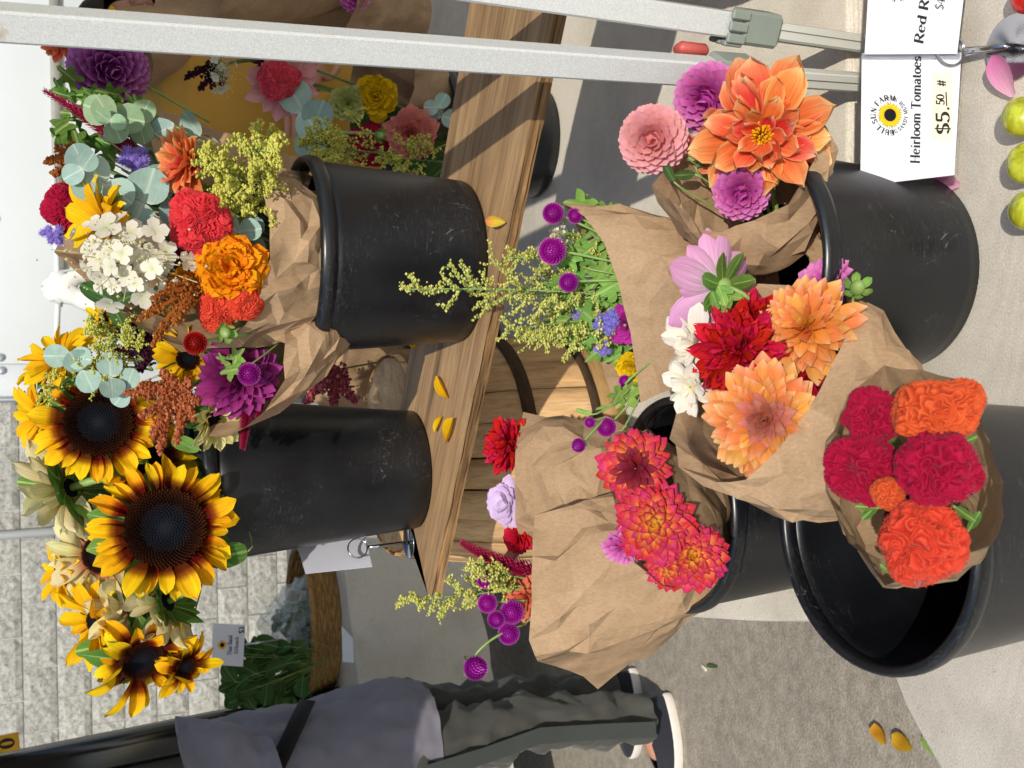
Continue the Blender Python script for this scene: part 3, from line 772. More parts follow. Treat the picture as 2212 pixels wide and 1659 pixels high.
def amaranth(label, c, tips, mat, ball=.0019, seed=0, rw=.011, kind='amaranth_plume', dens=1.0, base=None):
    "a fat plume: fingers from c to each tip, crusted with tiny beads"
    rr = random.Random(seed+hash_(label)); root = empty(kind, c, label, 'plume'); mb = MB()
    for tp in tips:
        L = (tp-c).length; n = int(dens*L*rw*2.6/(ball*ball)*.40)
        mid = c.lerp(tp, .5)+Vector((rr.gauss(0, 1), rr.gauss(0, 1), rr.gauss(0, 1)))*L*.08; pts = bez(c, mid, tp, 12)
        mb.tube(pts, [rw*.6*(1-.8*i/11)+.0005 for i in range(12)], 7, .3)
        for i in range(n):
            t = rr.random()**.9; k = min(10, int(t*11)); q = pts[k].lerp(pts[k+1], t*11-k)
            lob = 1+.45*math.sin(t*31+rr.random()*.6)
            d = Vector((rr.gauss(0, 1), rr.gauss(0, 1), rr.gauss(0, 1))).normalized()*rw*lob*(1-.75*t)*rr.uniform(.6, 1.05)
            mb.octa(q+d, ball*rr.uniform(.7, 1.35), rr.random())
    o = mb.build('blossoms', mat, root, None, True, smooth=False); o['kind'] = 'stuff'
    if base is not None:
        ms = MB(); ms.tube([c, c.lerp(base, .5), base], .002, 6); ms.build('stem', STEMD, root, None, True)
    return root
def spike(label, pts, mat, r=.006, kind='celosia_spike', base=None, n=260):
    p = [Vector(q) for q in pts]; path = bez(p[0], p[1], p[2], 20); rr = random.Random(hash_(label))
    root = empty(kind, frame(path[0], path[-1]-path[0]), label, 'flower spike'); mb = MB()
    mb.tube(path, [r*.55*(1-.75*i/19) for i in range(20)], 7, .2)
    for i in range(n):
        t = (i+.5)/n; k = min(18, int(t*19)); o = path[k].lerp(path[k+1], t*19-k); tg = (path[k+1]-path[k]).normalized()
        ref = tg.orthogonal().normalized(); a = i*GA; d = ref*math.cos(a)+tg.cross(ref)*math.sin(a); w = r*(1.05-.7*t)
        s = tg.cross(d); b = o+d*w*.35; mb.add([b-s*w*.22, b+s*w*.22, b+d*w*.55+tg*w*.35+s*w*.15, b+d*w*.9+tg*w*1.1], [(0, 1, 2), (0, 2, 3)], [0, 0, .6, 1])
    mb.build('bracts', mat, root, None, True, smooth=False)
    if base is not None:
        ms = MB(); ms.tube([path[0], base], .002, 6); ms.build('stem', STEM, root, None, True)
    return root
def roundleaf(key, mat, nvar=4, lob=0, W=.5, cupv=.1):
    k = ('rl', key, mat.name)
    if k in TPL: return TPL[k]
    out = []
    for s in range(nvar):
        rr = random.Random(s*7+hash_(key)); nr, na = 3, 28 if lob else 18; v = [(0.5, 0, 0)]; a = [.5]; u = [0]; f = []
        cu = rr.uniform(.5, 1.5)*cupv; ph = rr.uniform(0, 6); bend = rr.uniform(-.25, .1)
        for i in range(1, nr+1):
            for j in range(na):
                q = 2*math.pi*j/na; rad = .5
                if lob: rad = .5*(.72+.28*math.cos(lob*q))*(1+.07*math.sin(3.3*lob*q+ph)) if abs(((q+math.pi) % (2*math.pi))-math.pi) > -1 else .5
                rad *= i/nr*(1+.04*math.sin(3*q+ph)); x = .5+rad*math.cos(q); y = rad*math.sin(q)*W*2
                v.append((x, y, cu*(y*y)*2+bend*x*x*.5+.02*math.sin(5*q+ph)*i/nr)); a.append(min(1, max(0, x))); u.append(max(-1, min(1, y*2)))
        for j in range(na): f.append((0, 1+j, 1+(j+1) % na))
        for i in range(nr-1):
            for j in range(na):
                b0 = 1+i*na; f.append((b0+j, b0+na+j, b0+na+(j+1) % na, b0+(j+1) % na))
        out.append(mesh('leaf', v, f, mat, a, True, u))
    TPL[k] = out; return out
def eucalyptus(label, nodes, base, mat=None, seed=0):
    "nodes: (x, y, Y, leaf px, fu, fv) along the stem from tip to base; each carries a pair of round leaves"
    mat = mat or EUCA; rr = random.Random(seed+hash_(label)); pts = [P(q[0], q[1], q[2]) for q in nodes]
    root = empty('eucalyptus_sprig', frame(pts[0], Vector((0, 0, 1))), label, 'leaves'); tl_ = roundleaf('euc', mat, 5, 0, .5, .12)
    mb = MB(); path = pts+[base]
    mb.tube(path, [.0012]*(len(path)-1)+[.002], 6); mb.build('stem', plain_cache('#9fae94'), root, None, True)
    inv = MW[root.name].inverted()
    for k, q in enumerate(nodes):
        s = px(pts[k], q[3])*1.05; n = face(q[0], q[1], q[4], q[5]); a0 = rr.uniform(0, 6.28)
        for j in range(2):
            F_ = frame(pts[k], n, a0+math.pi*j+rr.gauss(0, .25)); m = F_ @ Matrix.Rotation(R(-12)+rr.gauss(0, .18), 4, 'Y') @ Matrix.Scale(s, 4)
            link('leaf', rr.choice(tl_), root, inv @ m)
    return root
_pc = {}
def plain_cache(c):
    if c not in _pc: _pc[c] = plain('stem_'+c.strip('#'), c, .6, .15, 60)
    return _pc[c]
def sprig(label, base, spots, size, mat, lob=0, kind='leaf_sprig', W=.35, seed=0, stems=True):
    "spots: leaf places (x, y, Y, fu, fv)"
    rr = random.Random(seed+hash_(label)); c = sum((P(*q[:3]) for q in spots), Vector())/len(spots)
    root = empty(kind, c, label, 'leaves'); tl_ = roundleaf('lf%d%.2f' % (lob, W), mat, 5, lob, W, .25); inv = MW[root.name].inverted(); mb = MB()
    for q in spots:
        p = P(*q[:3]); s = px(p, size)*rr.uniform(.7, 1.25); n = face(q[0], q[1], q[3]+rr.gauss(0, .35), q[4]+rr.gauss(0, .35))
        d = (p-base); d = d-n*d.dot(n); d = d.normalized() if d.length > 1e-4 else n.orthogonal()
        d = (Matrix.Rotation(rr.gauss(0, .7), 3, n) @ d)
        m = Matrix((d, n.cross(d), n)).transposed().to_4x4() @ Matrix.Scale(s, 4); m.translation = p-d*s*.5
        link('leaf', rr.choice(tl_), root, inv @ m)
        if stems: mb.tube(bez(p-d*s*.5, p-d*s*.9, base, 6), .0011, 5)
    if stems: mb.build('stem', STEM, root, None, True)
    return root
def hydrangea(x, y, Y, rpx, label, mat, base, spread=(1.0, .75), n=26, fu=0, fv=0, budm=None, seed=0):
    root, c, nv, r, rr = head('hydrangea', x, y, Y, rpx, label, fu, fv, 0.0)
    k = ('hyd', mat.name)
    if k not in TPL:
        TPL[k] = []
        for s in range(4):
            v = []; f = []; a = []; u = []; q2 = random.Random(s)
            for p_ in range(4):
                pm = petal_mesh('hy%d%d' % (s, p_), mat, W=.46, cup=.1, curl=q2.uniform(-.2, .3), q=.4, p=.7, neck=.1, nl=4, nw=4, seed=s*4+p_)
                M = pmat(p_*1.5708+q2.gauss(0, .1), R(82)+q2.gauss(0, .12), .02, 0, 1); b0 = len(v)
                for vt in pm.vertices: v.append(tuple(M @ vt.co))
                f += [tuple(i+b0 for i in pl_.vertices) for pl_ in pm.polygons]
                a += [d.value for d in pm.attributes['v'].data]; u += [d.value for d in pm.attributes['u'].data]
                bpy.data.meshes.remove(pm)
            TPL[k].append(mesh('floret', v, f, mat, a, True, u))
    for i in range(n):
        t = math.sqrt((i+.5)/n); q = i*GA+rr.gauss(0, .2); d = Vector((t*math.cos(q)*spread[0], t*math.sin(q)*spread[1], .75*math.sqrt(max(0, 1-t*t))))
        nn = (d+Vector((rr.gauss(0, .3), rr.gauss(0, .3), .35+rr.gauss(0, .2)))).normalized(); s = r*rr.uniform(.15, .30)
        F_ = frame(d*r*rr.uniform(.6, 1.22), nn, rr.uniform(0, 6)); link('floret', rr.choice(TPL[k]), root, F_ @ Matrix.Scale(s, 4))
    mb = MB()
    for i in range(300):
        d = Vector((rr.gauss(0, .42)*spread[0], rr.gauss(0, .42)*spread[1], rr.uniform(.1, .85))); mb.octa(d*r, r*.022*rr.uniform(.7, 1.5), rr.random())
    for i in range(60):
        d = Vector((rr.gauss(0, .42)*spread[0], rr.gauss(0, .42)*spread[1], rr.uniform(.5, .9)))*r; mb.tube([d*.2, d], r*.008, 4)
    o = mb.build('buds', budm, root, smooth=False); o['kind'] = 'stuff'
    stem_to(root, c, -nv, base, .003); return root

# ---- kraft paper cones
def paper(label, base, top, r0, r1, prof, seed=0, amp=1.0, pw=1.15, flare=0.0, seam=170, nth=90, ntt=34, kind='paper_wrap', squash=(1, 1), folds=16, wrap=1.06):
    "cone from base to top; prof: (degrees, length factor, radius factor), 0 faces the camera, 90 to the right of the upright picture"
    rr = random.Random(seed); A = (top-base); L = A.length; A = A.normalized()
    Fd = CAM-top; Fd = (Fd-A*Fd.dot(A)).normalized(); Rd = A.cross(Fd)
    ds = np.array([p[0] for p in prof]+[prof[0][0]+360.]); ls = np.array([p[1] for p in prof]+[prof[0][1]]); rs = np.array([p[2] for p in prof]+[prof[0][2]])
    fo = []
    for _ in range(folds):
        q = rr.uniform(0, 6.28); fo.append((math.cos(q)*.6, math.sin(q), rr.uniform(-.4*L, 1.2*L), rr.uniform(.004, .014)*amp*rr.choice((1, -1)), rr.uniform(.02, .07), rr.uniform(0, 6.28), rr.uniform(.5, 1.3)))
    v = []; a = []; f = []
    off = Vector((seed*1.7, seed*.9, seed*.3))
    for i in range(ntt+1):
        t = i/ntt
        for j in range(nth+1):
            deg = seam+360*wrap*j/nth; dm = (deg-ds[0]) % 360+ds[0]; th = R(deg)
            k = np.searchsorted(ds, dm, 'right')-1; k = min(max(k, 0), len(ds)-2); w = (dm-ds[k])/(ds[k+1]-ds[k]); w = w*w*(3-2*w)
            lm = ls[k]*(1-w)+ls[k+1]*w; rm = rs[k]*(1-w)+rs[k+1]*w
            rad = r0+(r1*rm-r0)*(t**pw)+flare*max(0, t-.85)/.15+.0015*(j/nth)
            rad += .004*amp*t*math.sin(3*th+seed)+.002*amp*t*math.sin(7*th+2*seed)
            zz = L*t*lm
            for (nx, nz_, c_, am, wd, ph, ex) in fo:
                s = nx*r1*(((th-ph+3.14) % 6.283)-3.14)*1.4+nz_*zz-c_*.6
                if abs((((th-ph+3.14) % 6.283)-3.14)) < ex: rad += am*max(0, 1-abs(s)/wd)*min(1, t*2.5)*(1-abs((((th-ph+3.14) % 6.283)-3.14))/ex)
            p = (Fd*math.cos(th)*squash[0]+Rd*math.sin(th)*squash[1])
            q = base+A*zz+p*rad
            q += (p*.8+A*.4)*(mnoise.noise(q*17+off)*.006+mnoise.noise(q*42+off)*.0022)*amp*min(1, t*2)
            if i == ntt: q += A*mnoise.noise(q*55)*.002
            v.append(q); a.append(t)
    for i in range(ntt):
        for j in range(nth):
            k = i*(nth+1)+j; f.append((k, k+1, k+nth+2, k+nth+1))
    root = empty(kind, base, label, 'wrapping paper')
    o = link('sheet', mesh('sheet', v, f, PAPER, a), root, None, True); return root

def paper2(label, base, r0, rim, seed=0, amp=1.0, bulge=.0, pw=.7, kind='paper_wrap', sub=2):
    "kraft paper gathered at a base ring and opening to a rim loop through the given places (x, y, Y): flat facets, sharp creases"
    pts = [P(*q) for q in rim]; n = len(pts); cen = sum(pts, Vector())/n; A = (cen-base); L = A.length; A = A.normalized()
    rr = random.Random(seed); loop = []
    for i in range(n):
        p0, p1 = pts[i], pts[(i+1) % n]
        for k in range(sub): loop.append(p0.lerp(p1, k/sub+(rr.uniform(-.12, .12) if k else 0)))
    nth = len(loop); ntt = max(5, int(L/.026)); v = []; a = []; f = []
    lean = [rr.gauss(0, .35) for _ in range(nth)]
    for i in range(ntt+1):
        t0 = i/ntt
        for j in range(nth):
            t = t0 if i in (0, ntt) else t0+rr.uniform(-.32, .32)/ntt
            jj = j+(0 if i in (0, ntt) else rr.uniform(-.34, .34)); k = int(math.floor(jj)); w = jj-k
            rp = loop[k % nth].lerp(loop[(k+1) % nth], w)
            d = rp-base; d = d-A*d.dot(A); dn = d.normalized(); q0 = base+dn*r0
            q = q0.lerp(rp, t); q += dn*((t**pw-t)*max(0, d.length-r0)+bulge*4*t*(1-t))
            if 0 < i: q += dn*amp*(.0066*rr.uniform(-1, 1)*(1 if i < ntt else .5)+.004*lean[j]*t)
            v.append(q); a.append(t)
    for i in range(ntt):
        for j in range(nth):
            p, q, r_, s = i*nth+j, i*nth+(j+1) % nth, (i+1)*nth+(j+1) % nth, (i+1)*nth+j
            f += [(p, q, r_), (p, r_, s)] if rr.random() < .5 else [(p, q, s), (q, r_, s)]
    me = mesh('sheet', v, f, PAPER, a); me.set_sharp_from_angle(angle=R(19))
    root = empty(kind, base, label, 'wrapping paper'); link('sheet', me, root, None, True); return root

# petal colours
DISC = petal_mat('sunflower_disc', [(0, '#1b1e26'), (.5, '#14151b'), (.6, '#1d1210'), (.85, '#33190f'), (1, '#4a2612')], .2, .0, 0, .6, 0)
SUNP = petal_mat('sunflower_petal', [(0, '#3a1203'), (.28, '#5c1d04'), (.4, '#96500a'), (.54, '#efb212'), (1, '#fbcb1e')], .34, .18, .02, .5, .22)
SUNY = petal_mat('yellow_sunflower_petal', [(0, '#cf9410'), (.3, '#f6be14'), (1, '#fcd021')], .22, .12, .012, .5, .3)
SUNC = petal_mat('cream_sunflower_petal', [(0, '#8d3b2b'), (.2, '#c79a62'), (.4, '#e6da98'), (1, '#f0e8b4')], .25, .16, .02, .55, .35)
SUNV = petal_mat('pale_yellow_petal', [(0, '#b3a84e'), (.4, '#d8cf85'), (1, '#e6dd9c')], .18, .12, .012, .55, .3)
ORANGED = petal_mat('orange_dahlia_petal', [(0, '#f0b040'), (.12, '#dd5330'), (.6, '#e8693f'), (.85, '#ef8f5c'), (1, '#f4c892')], .3, .2, .02, .5, .25, edge='#f2ad70')
PEACH = petal_mat('peach_dahlia_petal', [(0, '#ee9a22'), (.4, '#ea9440'), (.8, '#ee9f58'), (1, '#f4be8c')], .2, .14, .02, .5, .25)
PEACHC = petal_mat('peach_dahlia_heart', [(0, '#e09050'), (.5, '#d27a62'), (1, '#e0968a')], .2, .12, .012, .5, .2)
SALMON = petal_mat('salmon_petal', [(0, '#d9706a'), (1, '#e9978a')], .16, .12, .012, .5, .25)
PINKB = petal_mat('pink_ball_petal', [(0, '#e08a80'), (.5, '#eaa0a0'), (1, '#f0b2b4')], .14, .1, .012, .5, .28)
MAGENTA = petal_mat('magenta_petal', [(0, '#b53a92'), (.6, '#d463b4'), (1, '#e596c9')], .16, .12, .012, .5, .28)
LILAC = petal_mat('lilac_petal', [(0, '#faf0e6'), (.2, '#f4d4e4'), (.5, '#edb6da'), (1, '#e6a2d0')], .25, .1, .01, .5, .35)
LILACW = petal_mat('pale_lilac_petal', [(0, '#efe2f0'), (1, '#dcbfe6')], .1, .06, .01, .5, .3)
CREAM = petal_mat('cream_white_petal', [(0, '#efe6b0'), (.4, '#f0e8d6'), (1, '#f2ece0')], .1, .06, .01, .5, .3)
WHITEH = petal_mat('white_hydrangea_sepal', [(0, '#d8d8ae'), (.4, '#e8e3cf'), (1, '#ebe5d8')], .12, .16, .015, .5, .3)
PINKH = petal_mat('pink_hydrangea_sepal', [(0, '#e8d5cc'), (1, '#e7bcc2')], .1, .08, .01, .5, .3)
RED = petal_mat('red_dahlia_petal', [(0, '#a30f22'), (.5, '#c41428'), (1, '#d3253a')], .2, .16, .01, .45, .22)
REDYEL = petal_mat('red_and_yellow_petal', [(0, '#f8d455'), (.5, '#f5b24a'), (.68, '#e46a4c'), (.85, '#d23c52'), (1, '#c42a55')], .25, .14, .02, .5, .2)
PURPLE = petal_mat('purple_ball_petal', [(0, '#8a3082'), (.5, '#b04ea4'), (1, '#cf8ac6')], .12, .12, .012, .5, .22)
PLUM = petal_mat('plum_petal', [(0, '#6a1548'), (.6, '#8c2466'), (1, '#a8448c')], .2, .16, .015, .45, .22)
BURG = petal_mat('burgundy_petal', [(0, '#5c0f2b'), (1, '#8a1b45')], .2, .16, .012, .5, .22)
MARI = petal_mat('orange_marigold_petal', [(0, '#d8780a'), (.5, '#f08c0e'), (1, '#f79a17')], .18, .14, .01, .5, .28)
MARIY = petal_mat('yellow_marigold_petal', [(0, '#d2a40c'), (1, '#f0c81a')], .18, .12, .01, .5, .28)
ZINN = petal_mat('green_zinnia_petal', [(0, '#8f9a48'), (1, '#c3c77e')], .15, .1, .01, .55, .25)
ZMAG = petal_mat('magenta_zinnia_petal', [(0, '#9a1c7c'), (1, '#c53aa8')], .15, .12, .01, .5, .25)
CORAL = petal_mat('coral_petal', [(0, '#e0674a'), (1, '#ef9373')], .15, .1, .01, .5, .28)
BLU = petal_mat('floss_flower_blue', [(0, '#8272c4'), (.5, '#9c8be0'), (1, '#b9adf0')], .05, .1, .015, .6, .25)
GOMP = petal_mat('globe_amaranth_purple', [(0, '#84107c'), (.6, '#ac1f9e'), (1, '#e08fd6')], .05, .12, .012, .5, .15)
GOMR = petal_mat('globe_amaranth_red', [(0, '#7c0a20'), (.6, '#b5152f'), (1, '#dd6a78')], .05, .1, .012, .5, .15)
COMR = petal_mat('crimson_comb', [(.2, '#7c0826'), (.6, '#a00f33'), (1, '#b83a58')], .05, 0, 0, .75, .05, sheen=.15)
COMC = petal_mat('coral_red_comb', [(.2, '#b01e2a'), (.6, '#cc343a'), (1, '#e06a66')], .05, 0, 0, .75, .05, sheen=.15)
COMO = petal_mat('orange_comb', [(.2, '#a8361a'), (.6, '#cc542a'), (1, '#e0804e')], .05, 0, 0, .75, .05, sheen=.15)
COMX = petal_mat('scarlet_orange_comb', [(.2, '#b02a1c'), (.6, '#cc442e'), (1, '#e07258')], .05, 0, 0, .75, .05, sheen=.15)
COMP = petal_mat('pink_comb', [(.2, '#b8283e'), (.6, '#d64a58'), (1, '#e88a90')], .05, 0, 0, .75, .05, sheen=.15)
GOLD = petal_mat('goldenrod_bead', [(0, '#b3b24e'), (.6, '#c9c65c'), (1, '#dcd672')], .05, 0, 0, .6, .1)
ARTE = petal_mat('artemisia_bead', [(0, '#a0a24a'), (.6, '#c3c064'), (1, '#d8d27c')], .05, 0, 0, .6, .1)
AMAB = petal_mat('brown_amaranth_bead', [(0, '#7a421c'), (.6, '#955524'), (1, '#b4753a')], .05, 0, 0, .7, .05)
AMAR = petal_mat('rust_amaranth_bead', [(0, '#8a4428'), (.6, '#a35a38'), (1, '#bd7a54')], .05, 0, 0, .7, .05)
AMAD = petal_mat('dark_amaranth_bead', [(0, '#2e1020'), (.6, '#3f1a2c'), (1, '#5a2a3c')], .05, 0, 0, .7, .05)
AMAP = petal_mat('pink_amaranth_bead', [(0, '#7c2a34'), (.6, '#9a4a50'), (1, '#b86a6c')], .05, 0, 0, .7, .05)
SPKR = petal_mat('red_spike_bract', [(0, '#7a0f32'), (.6, '#9a1740'), (1, '#c05674')], .05, 0, 0, .6, .1)
BUDW = petal_mat('hydrangea_bud', [(0, '#c8c592'), (1, '#e6e2c0')], .05, 0, 0, .6, .1)
STAM = petal_mat('yellow_stamen', [(0, '#c07a10'), (1, '#efae1c')], .05, 0, 0, .6, .1)
# ================================================================== bouquets on the plank
V3 = Vector
bM = V3((BM[0], BM[1]+.01, 1.33)); bS = V3((BS[0], BS[1], 1.43)); bR = V3((BR[0]+.03, BR[1], .93)); bF = V3((BF[0], BF[1], .92)); bL = V3((BL[0], BL[1], .92))
bB1 = V3((BB1[0], BB1[1], .86)); bB2 = V3((BB2[0], BB2[1], .86))
DPK = dict(W=.22, cup=.55, curl=.3, q=.6, p=.75)              # pointed dahlia petal
WPK = dict(W=.36, cup=.25, curl=.15, q=.45, p=.7, ruf=.02)    # broad petal
BPK = dict(W=.34, q=.42, p=.55, neck=.3, roll=1.25, curl=.12) # rolled ball petal
MPK = dict(W=.30, cup=.1, curl=.1, q=.25, p=.8, ruf=.11, rfreq=2.0, notch=.10)

# papers of the bucket M
paper2('crinkled brown paper bulging over the rim of the bucket on the bare plank end', V3((BM[0], BM[1]-.005, 1.345)), .088,
       [(562, 395, 1.285), (584, 480, 1.265), (581, 560, 1.258), (562, 630, 1.262), (532, 700, 1.275), (470, 748, 1.30), (390, 752, 1.34), (310, 715, 1.38), (220, 640, 1.43), (118, 545, 1.47), (180, 440, 1.48), (330, 380, 1.45), (470, 372, 1.36)], 3, 1.1, .009)
paper2('brown paper sleeve leaning from the mixed bucket towards the sunflowers', P(705, 690, 1.40), .05,
       [(615, 742, 1.30), (612, 820, 1.295), (575, 890, 1.30), (492, 950, 1.32), (440, 938, 1.36), (415, 870, 1.42), (450, 780, 1.43), (540, 720, 1.38)], 5, .9, .012)
paper2('shaded brown paper standing behind the eucalyptus leaves', P(660, 420, 1.45), .05,
       [(192, 228, 1.46), (330, 330, 1.41), (420, 400, 1.40), (480, 425, 1.42), (490, 330, 1.52), (420, 262, 1.54), (330, 232, 1.55), (240, 208, 1.53)], 6, .7, .004)
paper2('russet shaded paper cup behind the orange dahlia', P(640, 425, 1.41), .035,
       [(326, 305, 1.39), (350, 276, 1.42), (420, 284, 1.43), (455, 312, 1.42), (470, 372, 1.36), (400, 385, 1.35), (340, 350, 1.36)], 7, .5, .004)

# front of the mixed bucket
dahlia('marigold', 497, 577, 1.265, 70, 'large orange marigold over the paper rim beside the coral cockscomb', MARI, 'mari', n=135, a0=10, a1=100, pw=.8, lo=.45, dome=.28, fu=.05, fv=.15, base=bM, jit=.2, **MPK)
dahlia('marigold', 405, 622, 1.30, 42, 'smaller orange marigold tucked between hydrangea and coral cockscomb', MARI, 'mari', n=80, a1=100, lo=.45, dome=.28, fu=-.3, fv=.4, base=bM, jit=.2, **MPK)
cockscomb(432, 482, 1.275, 74, 'coral red cockscomb above the orange marigold', COMC, .05, .1, bM, (1, 1, .85), 5.5, 1)
cockscomb(468, 672, 1.285, 50, 'orange red cockscomb lobe nearest the globe amaranth', COMX, -.2, .1, bM, (1, .9, .8), 4.6, 2, fuzz=1500)
cockscomb(527, 655, 1.27, 45, 'orange red cockscomb lobe beneath the large marigold', COMX, 0, -.1, bM, (1, 1, .8), 4.6, 3, fuzz=1500)
hydrangea(285, 560, 1.30, 120, 'white hydrangea head above the orange marigolds', WHITEH, bM, (.8, 1.05), 40, 0, .2, BUDW)
hydrangea(240, 470, 1.335, 45, 'pink flushed hydrangea florets under the round eucalyptus leaf', PINKH, bM, (.6, 1.0), 9, 0, .3, BUDW)
dahlia('zinnia', 400, 552, 1.30, 38, 'dark crimson zinnia squeezed under the coral cockscomb', BURG, 'zinb', n=34, a1=92, lo=.4, fu=-.2, fv=-.2, base=bM, **WPK)
plume('yellow green goldenrod plume in front of the orange dahlia', [P(620, 400, 1.33), P(500, 330, 1.27), P(600, 300, 1.25)], GOLD, STEM, 'goldenrod_plume', 26, .05, .0020, 1.5, 1.2, 1, True)
plume('yellow green goldenrod tuft below the larger plume', [P(600, 440, 1.32), P(520, 430, 1.27), P(475, 420, 1.26)], GOLD, STEM, 'goldenrod_plume', 22, .045, .0020, 1.5, 1.1, 2, True)
plume('goldenrod branch rising over the orange dahlia base', [P(600, 420, 1.31), P(480, 380, 1.26), P(440, 330, 1.26)], GOLD, STEM, 'goldenrod_plume', 24, .045, .0020, 1.5, 1.2, 3, True)
dahlia('dahlia', 402, 352, 1.30, 80, 'orange dahlia seen from the side below the eucalyptus', ORANGED, 'orside', n=34, a0=6, a1=88, lo=.55, dome=.1, fu=.1, fv=1.1, base=bM, **DPK)
eucalyptus('pale green eucalyptus rosette below the purple ball dahlia', [(238, 262, 1.36, 34, 0, .1), (240, 258, 1.37, 52, .1, .15), (245, 250, 1.385, 62, 0, .1), (300, 262, 1.40, 48, .2, 0)], bM, EUCAG, 1)
eucalyptus('grey eucalyptus sprig with five round leaves over the sunflower petals', [(178, 365, 1.30, 44, 0, .1), (190, 372, 1.315, 62, .1, .2), (230, 395, 1.32, 66, 0, -.1), (310, 437, 1.33, 84, 0, 0), (360, 430, 1.35, 74, .3, -.1)], bM, None, 2)
eucalyptus('grey eucalyptus leaves by the goldenrod and the paper edge', [(515, 500, 1.30, 48, .2, 0), (500, 420, 1.31, 46, .3, .2), (555, 510, 1.32, 44, 0, 0)], bM, None, 3)
balldahlia('ball_dahlia', 238, 152, 1.50, 84, 'purple ball dahlia with rolled petals behind the tent leg', PURPLE, 'pball', n=150, fu=-.1, fv=-.25, base=bM, **BPK)
AG = 'floss_flower'
ageratum(178, 106, 1.52, 28, 'blue floss flower on top of the purple ball dahlia', BLU, V3((.36, 1.5, 1.45)))
ageratum(292, 345, 1.37, 42, 'blue floss flowers under the eucalyptus rosette', BLU, bM, 9)
ageratum(245, 437, 1.37, 28, 'blue floss flower between sunflower petals and round leaf', BLU, bM, 6)
ageratum(113, 505, 1.40, 34, 'blue floss flower standing highest beside the yellow sunflower petals', BLU, bM, 7)
cockscomb(150, 447, 1.42, 58, 'deep red cockscomb at the top of the mixed bucket', COMR, 0, .2, bM, (1, 1, .85), 5, 5)
sunflower(222, 485, 1.315, 96, 22, 'half hidden yellow sunflower behind the white hydrangea', SUNY, .0, 1.0, bM, 13, (62, 80))
spike('dark red celosia spike above the green rosette', [P(290, 330, 1.42), P(190, 250, 1.42), P(95, 196, 1.43)], SPKR, .010, base=bM)
spike('crimson celosia spike lying behind the eucalyptus rosette', [P(330, 400, 1.41), P(270, 320, 1.41), P(180, 235, 1.42)], SPKR, .009, base=bM)
amaranth('brown amaranth plume beside the dark red spike', P(175, 345, 1.40), [P(95, 350, 1.40), P(120, 320, 1.40), P(110, 375, 1.41), P(150, 310, 1.39)], AMAB, base=bM, rw=.012)
amaranth('brown amaranth plume hanging in front of the upright paper', P(420, 622, 1.285), [P(300, 690, 1.27), P(330, 645, 1.26), P(330, 745, 1.27), P(380, 700, 1.25), P(400, 600, 1.26), P(350, 610, 1.27)], AMAB, base=bM, rw=.012)
LF = dict(lob=5)
sprig('lobed green geranium leaves at the top behind the red spike', bM, [(150, 165, 1.47, .2, .1), (130, 190, 1.46, 0, .3), (165, 205, 1.46, .1, 0), (135, 275, 1.45, 0, .2), (165, 300, 1.45, -.2, .2), (200, 205, 1.46, 0, 0), (150, 395, 1.45, 0, .2)], 62, LEAF, 5, W=.45, seed=1)
rr = random.Random(19)
sprig('lobed green leaves crowded between the rosette and the red spikes', bM, [(rr.uniform(120, 300), rr.uniform(195, 345), rr.uniform(1.42, 1.48), rr.gauss(0, .3), rr.gauss(.2, .3)) for _ in range(22)], 60, LEAF, 5, W=.42, seed=8)
rr = random.Random(9)
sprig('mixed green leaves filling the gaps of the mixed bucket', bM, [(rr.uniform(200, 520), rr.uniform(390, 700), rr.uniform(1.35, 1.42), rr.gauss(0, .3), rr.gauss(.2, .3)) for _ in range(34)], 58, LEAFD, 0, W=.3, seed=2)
sprig('eucalyptus coloured leaves filling the back of the mixed bucket', bM, [(rr.uniform(190, 460), rr.uniform(250, 420), rr.uniform(1.40, 1.46), rr.gauss(0, .3), rr.gauss(.2, .3)) for _ in range(12)], 50, EUCA, 0, W=.45, seed=6)
gomphrena(422, 741, 1.25, 24, 'red globe amaranth on a thick stem over the paper edge', GOMR, P(540, 722, 1.29), None, -.1, .1)
v, f = ball_v((0, 0, 0), 1, 12, 8, (.75, .75, 1.15)); bud_m = mesh('bud', v, f, STEM)
def bud(label, x, y, Y, rpx, base, col=STEM, fu=0, fv=0, kind='flower_bud'):
    root, c, nv, r, rr = head(kind, x, y, Y, rpx, label, fu, fv); link('bud', bud_m, root, Matrix.Scale(r, 4))
    ts = petals('budsep', LEAFL, 3, W=.3, curl=.9, cup=.3)
    for i in range(6): link('sepal', rr.choice(ts), root, pmat(i*1.05, R(70), .5*r, -.5*r, r*1.5))
    mb = MB(); mb.tube(bez(c-nv*r, c-nv*r*3, base, 8), .0018, 6); mb.build('stem', STEM, root, None, True)
bud('plump green marigold bud below the orange red cockscomb', 487, 718, 1.26, 17, P(530, 700, 1.30), fu=-.4, fv=-.2)

